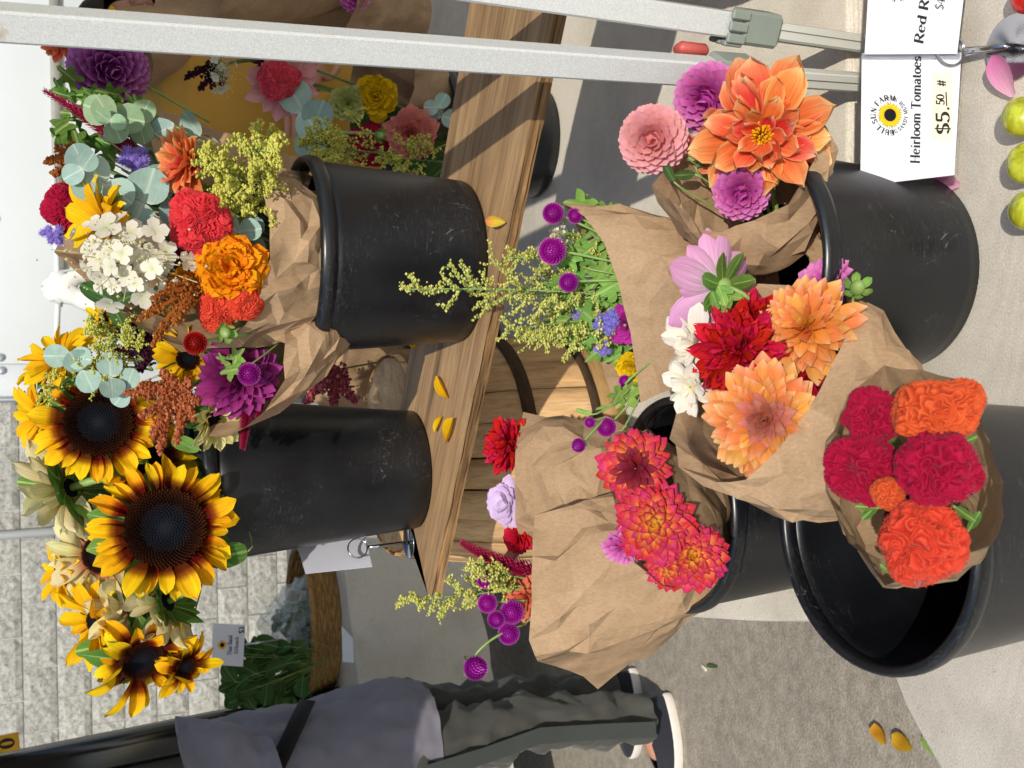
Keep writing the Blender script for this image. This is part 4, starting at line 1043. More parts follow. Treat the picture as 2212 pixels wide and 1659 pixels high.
# bouquet leaning towards the sunflowers
bM2 = P(700, 660, 1.43)
dahlia('dahlia', 518, 815, 1.345, 92, 'plum purple dahlia with a globe amaranth resting on it', PLUM, 'plum', n=62, a1=94, lo=.4, dome=.2, fu=-.15, fv=-.15, base=bM2, **DPK)
gomphrena(538, 808, 1.295, 23, 'purple globe amaranth resting on the plum dahlia', GOMP, P(560, 780, 1.34), None, .1, .1)
sprig('cut green geranium leaf in front of the plum dahlia', bM2, [(480, 775, 1.31, 0, .2), (510, 770, 1.30, .2, 0), (500, 800, 1.30, 0, 0)], 46, LEAFL, 5, W=.42, seed=3)
sunflower(405, 775, 1.40, 72, 26, 'yellow sunflower half hidden between brown amaranth and plum dahlia', SUNY, .2, -.4, bM2, 14, (70, 85))
sunflower(462, 902, 1.37, 70, 20, 'pale yellow sunflower hanging face down below the brown plume', SUNV, -.9, -1.2, bM2, 18, (45, 62), kind='sunflower')
spike('crimson celosia spike poking out below the pale yellow sunflower', [P(530, 870, 1.36), P(530, 915, 1.335), P(524, 968, 1.33)], SPKR, .0085, base=bM2)
spike('short crimson celosia spike beside the longer one at the paper edge', [P(555, 855, 1.36), P(560, 890, 1.345), P(558, 905, 1.34)], SPKR, .0075, base=bM2, n=140)
amaranth('large rust brown amaranth plume between the two sunflower bouquets', P(385, 850, 1.37), [P(300, 900, 1.345), P(330, 950, 1.34), P(345, 980, 1.34), P(270, 850, 1.36), P(420, 910, 1.34), P(300, 830, 1.36), P(380, 960, 1.335), P(410, 820, 1.35), P(430, 870, 1.345), P(350, 800, 1.36)], AMAR, .0021, 3, .014, base=bM2)
amaranth('dark burgundy amaranth behind the goldenrod by the sunflowers', P(330, 760, 1.44), [P(258, 640, 1.44), P(250, 720, 1.43), P(240, 760, 1.43), P(290, 700, 1.43), P(350, 740, 1.42), P(300, 800, 1.43)], AMAD, .0021, 4, .013, base=bM2)
plume('fine goldenrod spray over the dark burgundy amaranth', [P(330, 800, 1.44), P(260, 720, 1.42), P(195, 700, 1.42)], GOLD, STEM, 'goldenrod_plume', 22, .05, .0015, 1.2, 1.0, 4)
plume('fine goldenrod spray reaching above the eucalyptus by the big sunflower', [P(330, 800, 1.46), P(200, 770, 1.44), P(85, 860, 1.44)], GOLD, STEM, 'goldenrod_plume', 24, .05, .0014, 1.0, 1.0, 5)
eucalyptus('grey eucalyptus sprig across the top of the big sunflower', [(150, 770, 1.43, 50, .2, .3), (180, 800, 1.43, 52, 0, .1), (240, 815, 1.42, 52, .3, 0), (275, 840, 1.42, 44, 0, .4)], bM2, None, 5)
sunflower(225, 692, 1.46, 52, 18, 'small yellow sunflower in profile behind the dark amaranth', SUNY, .2, 1.0, bM2, 12, (60, 75))
sunflower(125, 775, 1.47, 84, 26, 'yellow sunflower in profile with back turned to the eucalyptus', SUNY, .9, .9, bM2, 16, (65, 80))
sunflower(300, 672, 1.46, 40, 14, 'orange red flower peeping round the upright paper', petal_mat('orange_tithonia', [(0, '#d9560f'), (1, '#ee6a1e')], .15, .1), .3, .6, bM2, 9, (70, 88), kind='mexican_sunflower')
sprig('green leaves under the orange red flower by the paper', bM2, [(330, 680, 1.44, 0, 0), (345, 700, 1.43, .1, .2), (310, 650, 1.44, 0, 0), (450, 760, 1.38, 0, 0), (440, 840, 1.38, 0, 0)], 50, LEAF, 5, W=.4, seed=4)

# sunflower bucket
sunflower(212, 912, 1.47, 130, 72, 'big sunflower facing front beside the grey eucalyptus sprig', SUNP, .05, .05, bS, 20, (80, 92))
sunflower(356, 1140, 1.455, 148, 86, 'biggest sunflower facing front over the bucket wall', SUNP, .05, -.08, bS, 20, (80, 95))
sunflower(322, 995, 1.52, 105, 46, 'sunflower with dark face squeezed between the two big ones', SUNP, .2, -.6, bS, 14, (70, 85))
sunflower(305, 1425, 1.50, 118, 48, 'drooping sunflower facing sideways at the end of the bunch', SUNP, -.75, -.5, bS, 17, (70, 90), droop=.2, jit=.25)
sunflower(215, 1200, 1.53, 122, 40, 'cream petalled sunflower with red ring behind the biggest one', SUNC, -.25, .45, bS, 17, (75, 90))
sunflower(360, 1300, 1.50, 100, 30, 'faded cream sunflower hanging with its back turned', SUNC, 99.6, .3, bS, 17, (62, 80), droop=.15, jit=.2)
sunflower(130, 1235, 1.58, 72, 24, 'bright yellow sunflower in profile at the top of the bunch', SUNY, -.1, 1.3, bS, 14, (62, 80))
sunflower(205, 1345, 1.55, 104, 30, 'golden sunflower in profile behind the faded cream one', SUNY, -.3, 1.1, bS, 15, (62, 85), jit=.2)
sunflower(85, 900, 1.54, 84, 26, 'yellow sunflower in profile above the big front sunflower', SUNY, -.3, 1.3, bS, 14, (62, 80))
sunflower(150, 1055, 1.53, 118, 30, 'faded cream sunflower behind the two big sunflowers', SUNC, 99.6, .35, bS, 17, (66, 84), jit=.2)
sunflower(280, 1310, 1.54, 100, 26, 'faded golden sunflower with curled petals near the drooping one', SUNC, 99.5, .2, bS, 16, (62, 80), jit=.2)
sunflower(400, 1440, 1.52, 70, 22, 'wilting sunflower under the drooping one', SUNP, -.6, -.7, bS, 13, (60, 85), droop=.3, jit=.28)
for i, (lb, sp) in enumerate((
    ('broad green sunflower leaf below the biggest sunflower', [(490, 1200, 1.47, -.2, 0)]),
    ('narrow green leaves under the faded cream sunflowers', [(300, 1240, 1.55, 0, .2), (330, 1270, 1.55, -.3, 0), (250, 1270, 1.55, 0, 0), (270, 1350, 1.55, 0, .1), (310, 1360, 1.54, -.2, 0), (380, 1370, 1.53, 0, -.1)]),
    ('green leaf drooping off the top by the block wall', [(75, 1045, 1.53, 0, 0)]),
    ('green leaves behind the drooping sunflower', [(200, 1400, 1.55, 0, 0), (240, 1430, 1.55, -.2, 0), (370, 1390, 1.53, 0, 0), (350, 1420, 1.55, 0, 0)]),
    ('green sepal leaves tucked between the big sunflowers', [(460, 1120, 1.48, 0, 0), (450, 1160, 1.48, 0, 0), (460, 1090, 1.48, 0, 0), (300, 1000, 1.55, 0, 0), (400, 960, 1.5, 0, 0)]))):
    sprig(lb, bS, sp, 95 if i == 0 else 62, LEAF if i != 4 else LEAFL, 0, W=.27, seed=10+i)

# ================================================================== bouquets on the tables
# R : big orange dahlia
paper2('brown paper cone round the big orange dahlia', V3((BR[0]+.03, BR[1]-.005, .945)), .05,
       [(1402, 402, .945), (1452, 432, .925), (1510, 492, .905), (1560, 500, .895), (1630, 480, .88), (1700, 440, .868), (1758, 350, .86), (1782, 288, .862), (1748, 218, .885), (1660, 180, .92), (1560, 250, .955), (1480, 330, .96), (1432, 372, .955)], 12, 1.0, .010)
paper2('crumpled brown paper deep in the bucket beside the dahlia stems', V3((BR[0]-.01, BR[1], .88)), .06,
       [(1690, 520, .93), (1745, 560, .90), (1760, 640, .885), (1740, 720, .90), (1660, 740, .98), (1600, 680, 1.05), (1600, 580, 1.05)], 13, 1.5, .0)
root = dahlia('dahlia', 1645, 292, .885, 130, 'huge orange dahlia with yellow open centre', ORANGED, 'bigor', n=50, a0=26, a1=112, pw=.9, lo=.55, dome=.12, fu=.05, fv=.12, base=bR, jit=.28, rbk=.2, sw=(.8, 1.2), stemr=.004, W=.25, cup=.5, curl=.42, q=.5, p=.75, ruf=.07)
mb = MB(); rr = random.Random(3); rD = px(P(1645, 295, .885), 140)
for i in range(190):
    t = math.sqrt((i+.5)/190); q = i*GA; o = V3((t*.21*rD*math.cos(q), t*.21*rD*math.sin(q), .12*rD*(1-t*t)))
    d = (V3((o.x*2, o.y*2, .12*rD))+V3((rr.gauss(0, 1), rr.gauss(0, 1), 0))*.02*rD).normalized(); mb.tube([o, o+d*.10*rD*rr.uniform(.7, 1.3)], [.0009, .0013], 4, rr.random())
o = mb.build('stamens', STAM, root); o['kind'] = 'stuff'
balldahlia('ball_dahlia', 1410, 302, .955, 74, 'pale pink ball dahlia reaching out on a bare green stem', PINKB, 'pkball', n=120, fu=-.05, fv=.1, base=P(1570, 395, .92), W=.36, q=.4, p=.6, neck=.3, roll=.8, curl=.15)
balldahlia('ball_dahlia', 1527, 215, .955, 76, 'magenta dahlia behind the huge orange one by the tent leg', MAGENTA, 'mgball', n=95, fu=-.2, fv=.3, base=bR, W=.38, q=.42, p=.6, neck=.3, roll=.9, curl=.15)
balldahlia('ball_dahlia', 1603, 418, .905, 62, 'magenta dahlia below the huge orange one at the paper edge', MAGENTA, 'mgball', n=85, fu=-.3, fv=-.1, base=bR, W=.38, q=.42, p=.6, neck=.3, roll=.9, curl=.15)
sprig('dark green dahlia leaves by the pink ball dahlia stem', bR, [(1480, 378, .94, 0, 0), (1520, 345, .94, .2, .1), (1535, 330, .945, 0, 0), (1445, 372, .945, 0, .1)], 52, LEAFD, 0, W=.22, seed=20)
dahlia('dahlia', 1490, 318, .96, 30, 'small coral dahlia half hidden under the pink ball dahlia', SALMON, 'smallc', n=20, a1=80, fu=-.3, fv=-.2, base=bR, **WPK)

# green and goldenrod bouquet
bG = V3((.10, 1.0, .94))
paper2('large smooth brown paper cone holding the green leafy bouquet', V3((.10, 1.0, .935)), .035,
       [(1213, 440, 1.09), (1262, 468, 1.062), (1306, 530, 1.045), (1336, 612, 1.035), (1362, 720, 1.035), (1384, 866, 1.05), (1322, 862, 1.10), (1296, 770, 1.13), (1290, 650, 1.15), (1268, 540, 1.15), (1230, 460, 1.13)], 21, .8, .012)
plume('long artemisia spray standing up in front of the plank', [P(1330, 640, 1.08), P(1150, 620, 1.09), P(880, 625, 1.12)], ARTE, STEM, 'artemisia_spray', 30, .072, .0016, .9, 1.0, 7)
plume('short artemisia spray leaning towards the bushel basket', [P(1340, 690, 1.08), P(1230, 690, 1.08), P(1090, 715, 1.09)], ARTE, STEM, 'artemisia_spray', 18, .045, .0016, .9, 1.0, 8)
plume('artemisia spray leaning over the lobed leaves near the basket', [P(1340, 720, 1.08), P(1260, 700, 1.08), P(1150, 735, 1.08)], ARTE, STEM, 'artemisia_spray', 16, .04, .0016, .9, 1.0, 9)
plume('artemisia spray among the purple globe amaranths', [P(1330, 560, 1.09), P(1230, 560, 1.10), P(1090, 555, 1.12)], ARTE, STEM, 'artemisia_spray', 18, .05, .0016, .9, 1.0, 10)
for (x, y, r_, lb) in ((1195, 461, 22, 'purple globe amaranth highest at the corner of the smooth paper cone'), (1193, 542, 28, 'largest purple globe amaranth beside the artemisia'),
                       (1228, 610, 20, 'purple globe amaranth in the middle of the artemisia'), (1242, 466, 16, 'purple globe amaranth tucked behind lobed leaves at the cone corner')):
    gomphrena(x, y, 1.075, r_, lb, GOMP, P(1350, (y+600)/2, 1.06), None, -.1, .25)
gomphrena(1350, 823, 1.06, 13, 'small purple globe amaranth beside the yellow marigold', GOMP, P(1400, 800, 1.06))
gomphrena(1310, 923, 1.06, 20, 'purple globe amaranth hanging on a branch over the plain paper', GOMP, P(1380, 850, 1.06), None, 0, .1)
gomphrena(1274, 913, 1.06, 11, 'tiny purple globe amaranth on the same hanging branch', GOMP, P(1310, 900, 1.065), None, 0, .4)
gomphrena(1250, 962, 1.055, 15, 'purple globe amaranth turned away at the tip of the hanging branch', GOMP, P(1305, 905, 1.06), None, -.6, .8)
ageratum(1312, 696, 1.055, 36, 'blue floss flower beside the magenta zinnia in the smooth cone', BLU, bG, 8)
ageratum(1246, 682, 1.08, 20, 'budding blue floss flower under the artemisia', BLU, bG, 5)
ageratum(1302, 752, 1.06, 24, 'pale blue floss flower buds above the yellow marigold', BLU, bG, 6)
dahlia('zinnia', 1352, 700, 1.055, 48, 'magenta zinnia half hidden behind the smooth cone edge', ZMAG, 'zmg', n=44, a1=92, lo=.4, fu=-.35, fv=.3, base=bG, **WPK)
dahlia('marigold', 1365, 792, 1.055, 36, 'yellow marigold half hidden behind the smooth cone edge', MARIY, 'mariy', n=50, a1=95, fu=-.35, fv=.3, base=bG, jit=.2, **MPK)
dahlia('zinnia', 1300, 520, 1.09, 28, 'pink zinnia deep among the lobed leaves', MAGENTA, 'zpk', n=30, a1=90, fu=0, fv=.4, base=bG, **WPK)
hydrangea(1208, 502, 1.09, 24, 'small white hydrangea florets between two globe amaranths', WHITEH, bG, (1, .8), 6, 0, .3, BUDW)
sp = [(1255, 445, 1.09, .1, .2), (1285, 470, 1.08, .2, 0), (1310, 490, 1.075, .1, 0), (1250, 540, 1.10, 0, .3), (1275, 560, 1.09, 0, .2), (1300, 590, 1.08, -.1, .2), (1320, 620, 1.07, 0, .1), (1260, 620, 1.10, 0, .3),
      (1240, 650, 1.10, -.2, .3), (1290, 650, 1.08, 0, .2), (1260, 700, 1.09, -.1, .2), (1235, 720, 1.09, -.2, .2), (1270, 735, 1.08, -.2, .1), (1230, 590, 1.11, 0, .4), (1220, 640, 1.11, 0, .3), (1330, 560, 1.08, 0, .2), (1285, 525, 1.10, 0, .2), (1330, 770, 1.07, -.2, 0), (1360, 830, 1.06, -.2, .1), (1330, 670, 1.07, 0, 0)]
rr = random.Random(5); sp = sp+[(q[0]+rr.uniform(-28, 22), q[1]+rr.uniform(-30, 30), q[2]+rr.uniform(-.01, .03), q[3], q[4]) for q in sp for _ in range(2)]
sprig('bright green lobed geranium leaves filling the smooth paper cone', bG, sp, 74, LEAFL, 5, W=.42, seed=31)
sprig('narrow green leaves on the hanging globe amaranth branch', P(1400, 820, 1.06), [(1260, 890, 1.06, 0, .2), (1300, 880, 1.06, 0, .2), (1345, 855, 1.055, 0, 0), (1330, 945, 1.05, 0, 0)], 36, LEAFL, 0, W=.14, seed=32)

# peach and red bouquet
bP = V3((-.07, .81, .94))
paper2('wide brown paper cone folded round the peach and red dahlias', V3((-.085, .80, .925)), .05,
       [(1450, 942, .88), (1470, 1002, .85), (1545, 1046, .815), (1612, 1034, .795), (1682, 968, .782), (1748, 880, .778), (1802, 785, .782), (1848, 690, .795), (1872, 655, .81), (1800, 640, .86), (1700, 615, .905), (1580, 606, .94), (1490, 668, .945), (1463, 760, .94), (1465, 870, .915)], 31, 1.0, .012, .6)
dahlia('dahlia', 1652, 905, .815, 122, 'big peach dahlia with closed pink heart at the paper fold', PEACH, 'peach', n=135, a0=2, a1=104, pw=.95, lo=.30, dome=.42, fu=-.05, fv=0, base=bP, ctr=PEACHC, stemr=.004, W=.19, cup=.6, curl=.3, q=.55, p=.85)
dahlia('dahlia', 1745, 708, .825, 108, 'peach dahlia in profile beside the green bud', PEACH, 'peach', n=95, a0=6, a1=100, lo=.40, dome=.3, fu=.35, fv=.45, base=bP, W=.19, cup=.6, curl=.3, q=.55, p=.85)
CPK = dict(W=.15, cup=.6, curl=.5, q=.5, p=.9, ruf=.09, rfreq=1.2, neck=.4, notch=.12)
dahlia('dahlia', 1598, 762, .86, 98, 'ragged red dahlia between the white and the peach dahlias', RED, 'redc', n=150, a0=5, a1=95, lo=.5, dome=.35, fu=-.1, fv=.1, base=bP, jit=.28, sep=False, **CPK)
dahlia('dahlia', 1628, 690, .88, 62, 'ragged red dahlia under the lilac dahlia', RED, 'redc', n=70, a1=95, lo=.4, dome=.3, fu=.1, fv=.2, base=bP, jit=.28, sep=False, **CPK)
dahlia('dahlia', 1755, 812, .835, 86, 'ragged red dahlia beneath the peach dahlia in profile', RED, 'redc', n=90, a1=95, lo=.4, dome=.25, fu=.1, fv=-.1, base=bP, jit=.28, sep=False, **CPK)
dahlia('dahlia', 1802, 735, .84, 44, 'scrap of red dahlia showing between peach petals and paper', RED, 'redc', n=45, a1=90, lo=.4, fu=.3, fv=-.2, base=bP, jit=.28, sep=False, **CPK)
dahlia('dahlia', 1505, 745, .90, 66, 'creamy white dahlia at the back of the peach bouquet', CREAM, 'crm', n=24, a0=20, a1=94, lo=.5, fu=-.2, fv=.4, base=bP, jit=.4, W=.28, cup=.4, curl=.3, q=.5, p=.75, ruf=.07)
dahlia('dahlia', 1492, 835, .89, 52, 'creamy white dahlia petals against the back of the paper', CREAM, 'crm', n=20, a0=20, a1=94, lo=.5, fu=-.3, fv=.4, base=bP, jit=.4, W=.28, cup=.4, curl=.3, q=.5, p=.75, ruf=.07)
dahlia('dahlia', 1552, 618, .90, 124, 'lilac dahlia turned away showing its green back', LILAC, 'lil', n=14, a0=66, a1=80, pw=.8, lo=.8, dome=0, fu=100.1, fv=1.15, base=P(1640, 660, .88), jit=.16, W=.25, cup=.35, curl=.1, q=.6, p=.75, sepk=1.5)
sprig('green sepals and leaves behind the lilac dahlia', bP, [(1560, 640, .875, 0, 0), (1570, 660, .875, 0, 0), (1585, 640, .875, .1, 0), (1600, 650, .88, 0, 0), (1545, 650, .878, 0, 0), (1570, 625, .872, 0, .1)], 42, LEAFL, 0, W=.26, seed=41, stems=False)
dahlia('dahlia', 1782, 612, .85, 60, 'small pink dahlia facing sideways above the bud', MAGENTA, 'smpk', n=60, a0=5, a1=92, lo=.4, dome=.2, fu=.6, fv=.5, base=bP, W=.26, cup=.4, curl=.3, q=.45, p=.7)
bud('glossy green dahlia bud beside the small pink dahlia', 1852, 622, .815, 22, P(1840, 720, .82), fu=.4, fv=-.2)

# cockscomb bouquet
paper2('open brown paper cone round the crimson and orange cockscombs', V3((-.125, .70, .99)), .03,
       [(q[0], q[1], .70-(q[0]-1780)/385*.15) for q in ((1910, 792), (1990, 800), (2074, 820), (2114, 880), (2136, 960), (2163, 1040), (2160, 1110), (2140, 1178), (2062, 1228), (1976, 1250), (1912, 1263), (1880, 1225), (1836, 1170), (1802, 1100), (1779, 1020), (1786, 960), (1816, 890), (1860, 832))], 41, .6, .004, .5)
bC = V3((-.115, .74, .92))
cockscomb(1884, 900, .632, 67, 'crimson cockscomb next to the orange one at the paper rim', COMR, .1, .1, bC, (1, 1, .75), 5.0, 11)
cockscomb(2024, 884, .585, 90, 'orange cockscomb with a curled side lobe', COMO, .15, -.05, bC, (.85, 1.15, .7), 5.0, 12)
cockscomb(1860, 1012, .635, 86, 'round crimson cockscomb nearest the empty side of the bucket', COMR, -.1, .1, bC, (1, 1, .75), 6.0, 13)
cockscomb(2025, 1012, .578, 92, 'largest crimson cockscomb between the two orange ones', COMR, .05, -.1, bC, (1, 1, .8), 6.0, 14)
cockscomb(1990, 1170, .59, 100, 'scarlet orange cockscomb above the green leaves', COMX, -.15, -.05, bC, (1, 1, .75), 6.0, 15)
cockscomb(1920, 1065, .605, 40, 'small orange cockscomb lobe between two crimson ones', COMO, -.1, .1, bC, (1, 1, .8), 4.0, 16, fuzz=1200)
sprig('red tinged green leaves beside the scarlet cockscomb', bC, [(1870, 1095, .63, 0, 0), (1915, 1230, .625, -.2, 0), (2085, 1110, .575, .1, 0), (2105, 1125, .575, 0, 0), (2095, 950, .575, .2, 0), (1880, 1105, .63, 0, 0)], 44, LEAF, 0, W=.2, seed=51)

# red and yellow dahlias with the two plain papers
bL2 = V3((-.14, 1.06, .94))
paper2('plain pale brown paper sleeve standing behind the red and yellow dahlias', P(1480, 1060, 1.19), .05,
       [(1130, 893, 1.30), (1114, 960, 1.27), (1113, 1040, 1.26), (1114, 1120, 1.27), (1130, 1182, 1.30), (1128, 1120, 1.37), (1125, 1000, 1.38), (1127, 930, 1.36)], 52, 1.2, .012)
paper2('crumpled brown paper sleeve hanging out over the asphalt', P(1545, 1190, 1.105), .045,
       [(1215, 1088, 1.15), (1158, 1118, 1.14), (1150, 1200, 1.13), (1148, 1300, 1.13), (1143, 1385, 1.15), (1162, 1430, 1.17), (1230, 1456, 1.20), (1290, 1484, 1.23), (1240, 1420, 1.27), (1190, 1300, 1.26), (1195, 1180, 1.24)], 53, 1.3, .010)
paper2('brown paper cone round the red and yellow dahlias', V3((-.145, 1.09, .95)), .042,
       [(1312, 970, 1.0), (1320, 938, 1.0), (1358, 924, .995), (1398, 935, .985), (1435, 990, .972), (1464, 1060, .96), (1506, 1130, .95), (1537, 1190, .945), (1547, 1238, .945), (1490, 1268, .95), (1430, 1264, .962), (1370, 1215, .98), (1335, 1130, .997), (1318, 1040, 1.0)], 51, .8, .003)
RPK = dict(W=.20, cup=.6, curl=.12, q=.6, p=.85)
dahlia('dahlia', 1372, 1012, .985, 78, 'red and yellow dahlia with dark maroon eye', REDYEL, 'ry', n=90, a0=28, a1=98, lo=.45, dome=.12, fu=-.1, fv=.15, base=bL2, ctr=petal_mat('maroon_eye', [(0, '#6a1c2c'), (.5, '#8a2438'), (1, '#a83a48')], .2), **RPK)
dahlia('dahlia', 1415, 1132, .965, 86, 'red and yellow dahlia in the middle of the three', REDYEL, 'ry', n=120, a0=10, a1=100, lo=.35, dome=.2, fu=-.05, fv=.05, base=bL2, **RPK)
dahlia('dahlia', 1498, 1200, .955, 74, 'deep red and yellow dahlia at the paper corner', REDYEL, 'ry', n=115, a0=8, a1=100, lo=.35, dome=.2, fu=.0, fv=-.1, base=bL2, **RPK)
dahlia('dahlia', 1345, 1180, .99, 46, 'purple tinged dahlia tucked under the middle red and yellow one', MAGENTA, 'ryp', n=46, a1=98, lo=.4, fu=-.5, fv=.1, base=bL2, **RPK)
dahlia('dahlia', 1448, 1225, .965, 50, 'small red and yellow dahlia beside the paper corner', REDYEL, 'ry', n=75, a1=100, lo=.4, fu=-.3, fv=-.1, base=bL2, **RPK)
bQ = P(1300, 1040, 1.28); bQ2 = P(1330, 1260, 1.20)
dahlia('dahlia', 1100, 962, 1.30, 62, 'ragged red dahlia behind the plain pale paper', RED, 'redc', n=90, a1=95, lo=.4, dome=.25, fu=.0, fv=.9, base=bQ, jit=.28, sep=False, **CPK)
dahlia('dahlia', 1098, 1088, 1.29, 52, 'pale lilac dahlia behind the plain pale paper', LILACW, 'lilw', n=32, a1=95, lo=.5, fu=-.1, fv=.8, base=bQ, **WPK)
dahlia('zinnia', 1118, 1165, 1.29, 34, 'bright red zinnia between the two plain papers', RED, 'zred', n=36, a1=92, lo=.4, fu=-.3, fv=.6, base=bQ, **WPK)
spike('long deep red celosia spike pointing up from the crumpled sleeve', [P(1170, 1240, 1.22), P(1050, 1205, 1.22), P(998, 1172, 1.23)], SPKR, .0105, base=bQ2, n=330)
dahlia('dahlia', 1138, 1288, 1.225, 60, 'coral dahlia peeping over the crumpled sleeve', CORAL, 'corald', n=60, a1=96, lo=.4, dome=.2, fu=-.1, fv=.7, base=bQ2, **DPK)
for (x, y, r_, fu, fv, lb) in ((1048, 1254, 17, .1, .3, 'purple globe amaranth behind the pale calyx above the coral dahlia'), (1053, 1303, 20, -.1, .2, 'purple globe amaranth beside the artemisia base'), (1072, 1338, 18, -.3, -.3, 'purple globe amaranth facing down under green calyx leaves'),
                               (1106, 1322, 24, -.1, .1, 'plump purple globe amaranth touching the coral dahlia'), (1099, 1369, 22, -.2, .1, 'round purple globe amaranth over the sleeve corner')):
    gomphrena(x, y, 1.215, r_, lb, GOMP, P(1160, (y+1290)/2, 1.215), None, fu, fv)
gomphrena(1027, 1443, 1.21, 25, 'purple globe amaranth alone on a long curved stem', GOMP, P(1130, 1350, 1.215), P(1035, 1380, 1.21), -.2, -.9)
plume('artemisia spray in front of the herb table cloth', [P(1140, 1270, 1.22), P(1020, 1285, 1.22), P(868, 1298, 1.23)], ARTE, STEM, 'artemisia_spray', 22, .05, .0017, 1.1, .9, 11)
plume('short artemisia spray along the red celosia spike', [P(1140, 1250, 1.22), P(1070, 1240, 1.22), P(1015, 1222, 1.22)], ARTE, STEM, 'artemisia_spray', 12, .025, .0017, 1.1, .9, 12)

# shaded bouquet behind the plank
paper('crumpled brown paper in the shaded bucket behind the plank', P(980, 240, 1.95), P(820, 165, 1.92), .05, .10,
      [(0, .8, 1.0), (60, 1.0, 1.0), (120, 1.2, 1.0), (180, 1.1, 1.0), (240, .9, 1.0), (300, .75, 1.0)], 61, 1.6, .7)
dahlia('dahlia', 888, 290, 1.80, 58, 'salmon pink dahlia low behind the plank', SALMON, 'salm', n=80, a0=4, a1=100, lo=.38, dome=.3, fu=-.1, fv=.1, base=bB1, W=.27, cup=.35, curl=.3, q=.5, p=.75)
dahlia('marigold', 812, 210, 1.82, 43, 'yellow marigold in the shaded bouquet', MARIY, 'mariy', n=95, a1=98, lo=.45, dome=.25, fu=-.05, fv=.1, base=bB1, jit=.2, **MPK)
dahlia('zinnia', 752, 224, 1.83, 40, 'pale green zinnia beside the yellow marigold', ZINN, 'zgr', n=42, a1=96, lo=.4, fu=-.2, fv=-.2, base=bB1, **WPK)
cockscomb(797, 312, 1.86, 50, 'dark crimson cockscomb in shade behind the salmon dahlia', COMR, 0, 0, bB1, (1, 1, .8), 5, 21, fuzz=600)
cockscomb(602, 172, 1.78, 46, 'pink cockscomb in shade below the white hydrangea florets', COMP, -.1, -.1, bB1, (1, 1, .7), 6, 22, fuzz=800)
dahlia('dahlia', 610, 185, 1.83, 75, 'pale pink dahlia petals spread under the pink cockscomb', PINKB, 'pkp', n=22, a0=70, a1=95, lo=.8, fu=-.2, fv=-.2, base=bB1, **DPK)
dahlia('dahlia', 585, 132, 1.84, 46, 'burgundy dahlia in shade next to the tent leg', BURG, 'burg', n=40, a1=95, fu=-.3, fv=-.4, base=bB1, **DPK)
hydrangea(478, 148, 1.76, 48, 'white hydrangea florets in front of the mustard shirt', WHITEH, P(620, 120, 1.85), (1.0, .7), 11, -.2, 0, BUDW)
amaranth('dark brown amaranth beside the white florets', P(470, 140, 1.80), [P(400, 170, 1.79), P(430, 195, 1.79), P(455, 190, 1.79), P(480, 185, 1.78)], AMAD, .0024, 7, .012, base=P(640, 120, 1.86))
eucalyptus('large shaded eucalyptus leaves over the mustard shirt', [(655, 240, 1.80, 70, 0, 0), (675, 280, 1.80, 66, -.2, .2)], bB1, None, 7)
eucalyptus('small eucalyptus tips at the plank edge by the salmon dahlia', [(948, 232, 1.80, 32, 0, .1), (955, 250, 1.82, 40, .1, 0)], bB1, None, 8)
plume('goldenrod spray in half shade behind the bucket rim', [P(860, 330, 1.72), P(720, 330, 1.70), P(660, 300, 1.70)], GOLD, STEMD, 'goldenrod_plume', 26, .09, .0022, .8, 1.0, 13)
plume('goldenrod tuft at the foot of the salmon dahlia', [P(960, 350, 1.76), P(880, 345, 1.74), P(820, 340, 1.74)], GOLD, STEMD, 'goldenrod_plume', 18, .06, .0022, .9, 1.0, 14)
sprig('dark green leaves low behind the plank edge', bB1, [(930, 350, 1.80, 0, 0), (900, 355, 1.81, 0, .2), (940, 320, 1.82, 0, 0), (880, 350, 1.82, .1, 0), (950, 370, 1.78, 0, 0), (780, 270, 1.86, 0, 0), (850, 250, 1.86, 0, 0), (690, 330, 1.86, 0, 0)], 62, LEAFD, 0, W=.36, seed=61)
bud('green marigold bud on a bent stem above the salmon dahlia', 820, 292, 1.78, 12, P(700, 290, 1.80), fu=-.3, fv=-.9)
paper('tall shaded brown paper beyond the tent leg', P(760, -80, 1.75), P(420, -85, 1.72), .06, .13,
      [(0, .95, 1.0), (60, 1.0, 1.0), (120, 1.1, 1.0), (180, 1.1, 1.0), (240, 1.2, 1.0), (300, 1.05, 1.0)], 62, 1.0, .8)
paper('short shaded brown paper below the mustard shirt and leg', P(900, 40, 1.82), P(690, -10, 1.78), .05, .10,
      [(0, .9, 1.0), (90, 1.0, 1.0), (180, 1.1, 1.0), (270, 1.0, 1.0)], 63, 1.4, .8)
paper('brown paper fold beside the purple ball dahlia and the leg', P(400, 60, 1.62), P(270, 120, 1.60), .03, .055,
      [(0, .9, 1.0), (90, .9, 1.0), (180, 1.1, 1.0), (270, 1.0, 1.0)], 64, .8, .8)
sunflower(245, 75, 1.58, 62, 22, 'yellow sunflower petals between the tent leg and purple ball dahlia', SUNY, -.4, -.3, P(420, 70, 1.64), 15, (70, 85))
dahlia('dahlia', 130, 92, 1.55, 42, 'pale orange dahlia at the top beside the tent leg', ORANGED, 'orside', n=26, a1=90, lo=.5, fu=-.3, fv=.5, base=P(420, 70, 1.64), **DPK)
balldahlia('ball_dahlia', 770, -8, 1.70, 36, 'magenta dahlia at the far side of the tent leg', MAGENTA, 'mgball', n=70, fu=0, fv=-.3, base=P(880, 10, 1.78), W=.38, q=.42, p=.6, neck=.3, roll=.9, curl=.15)

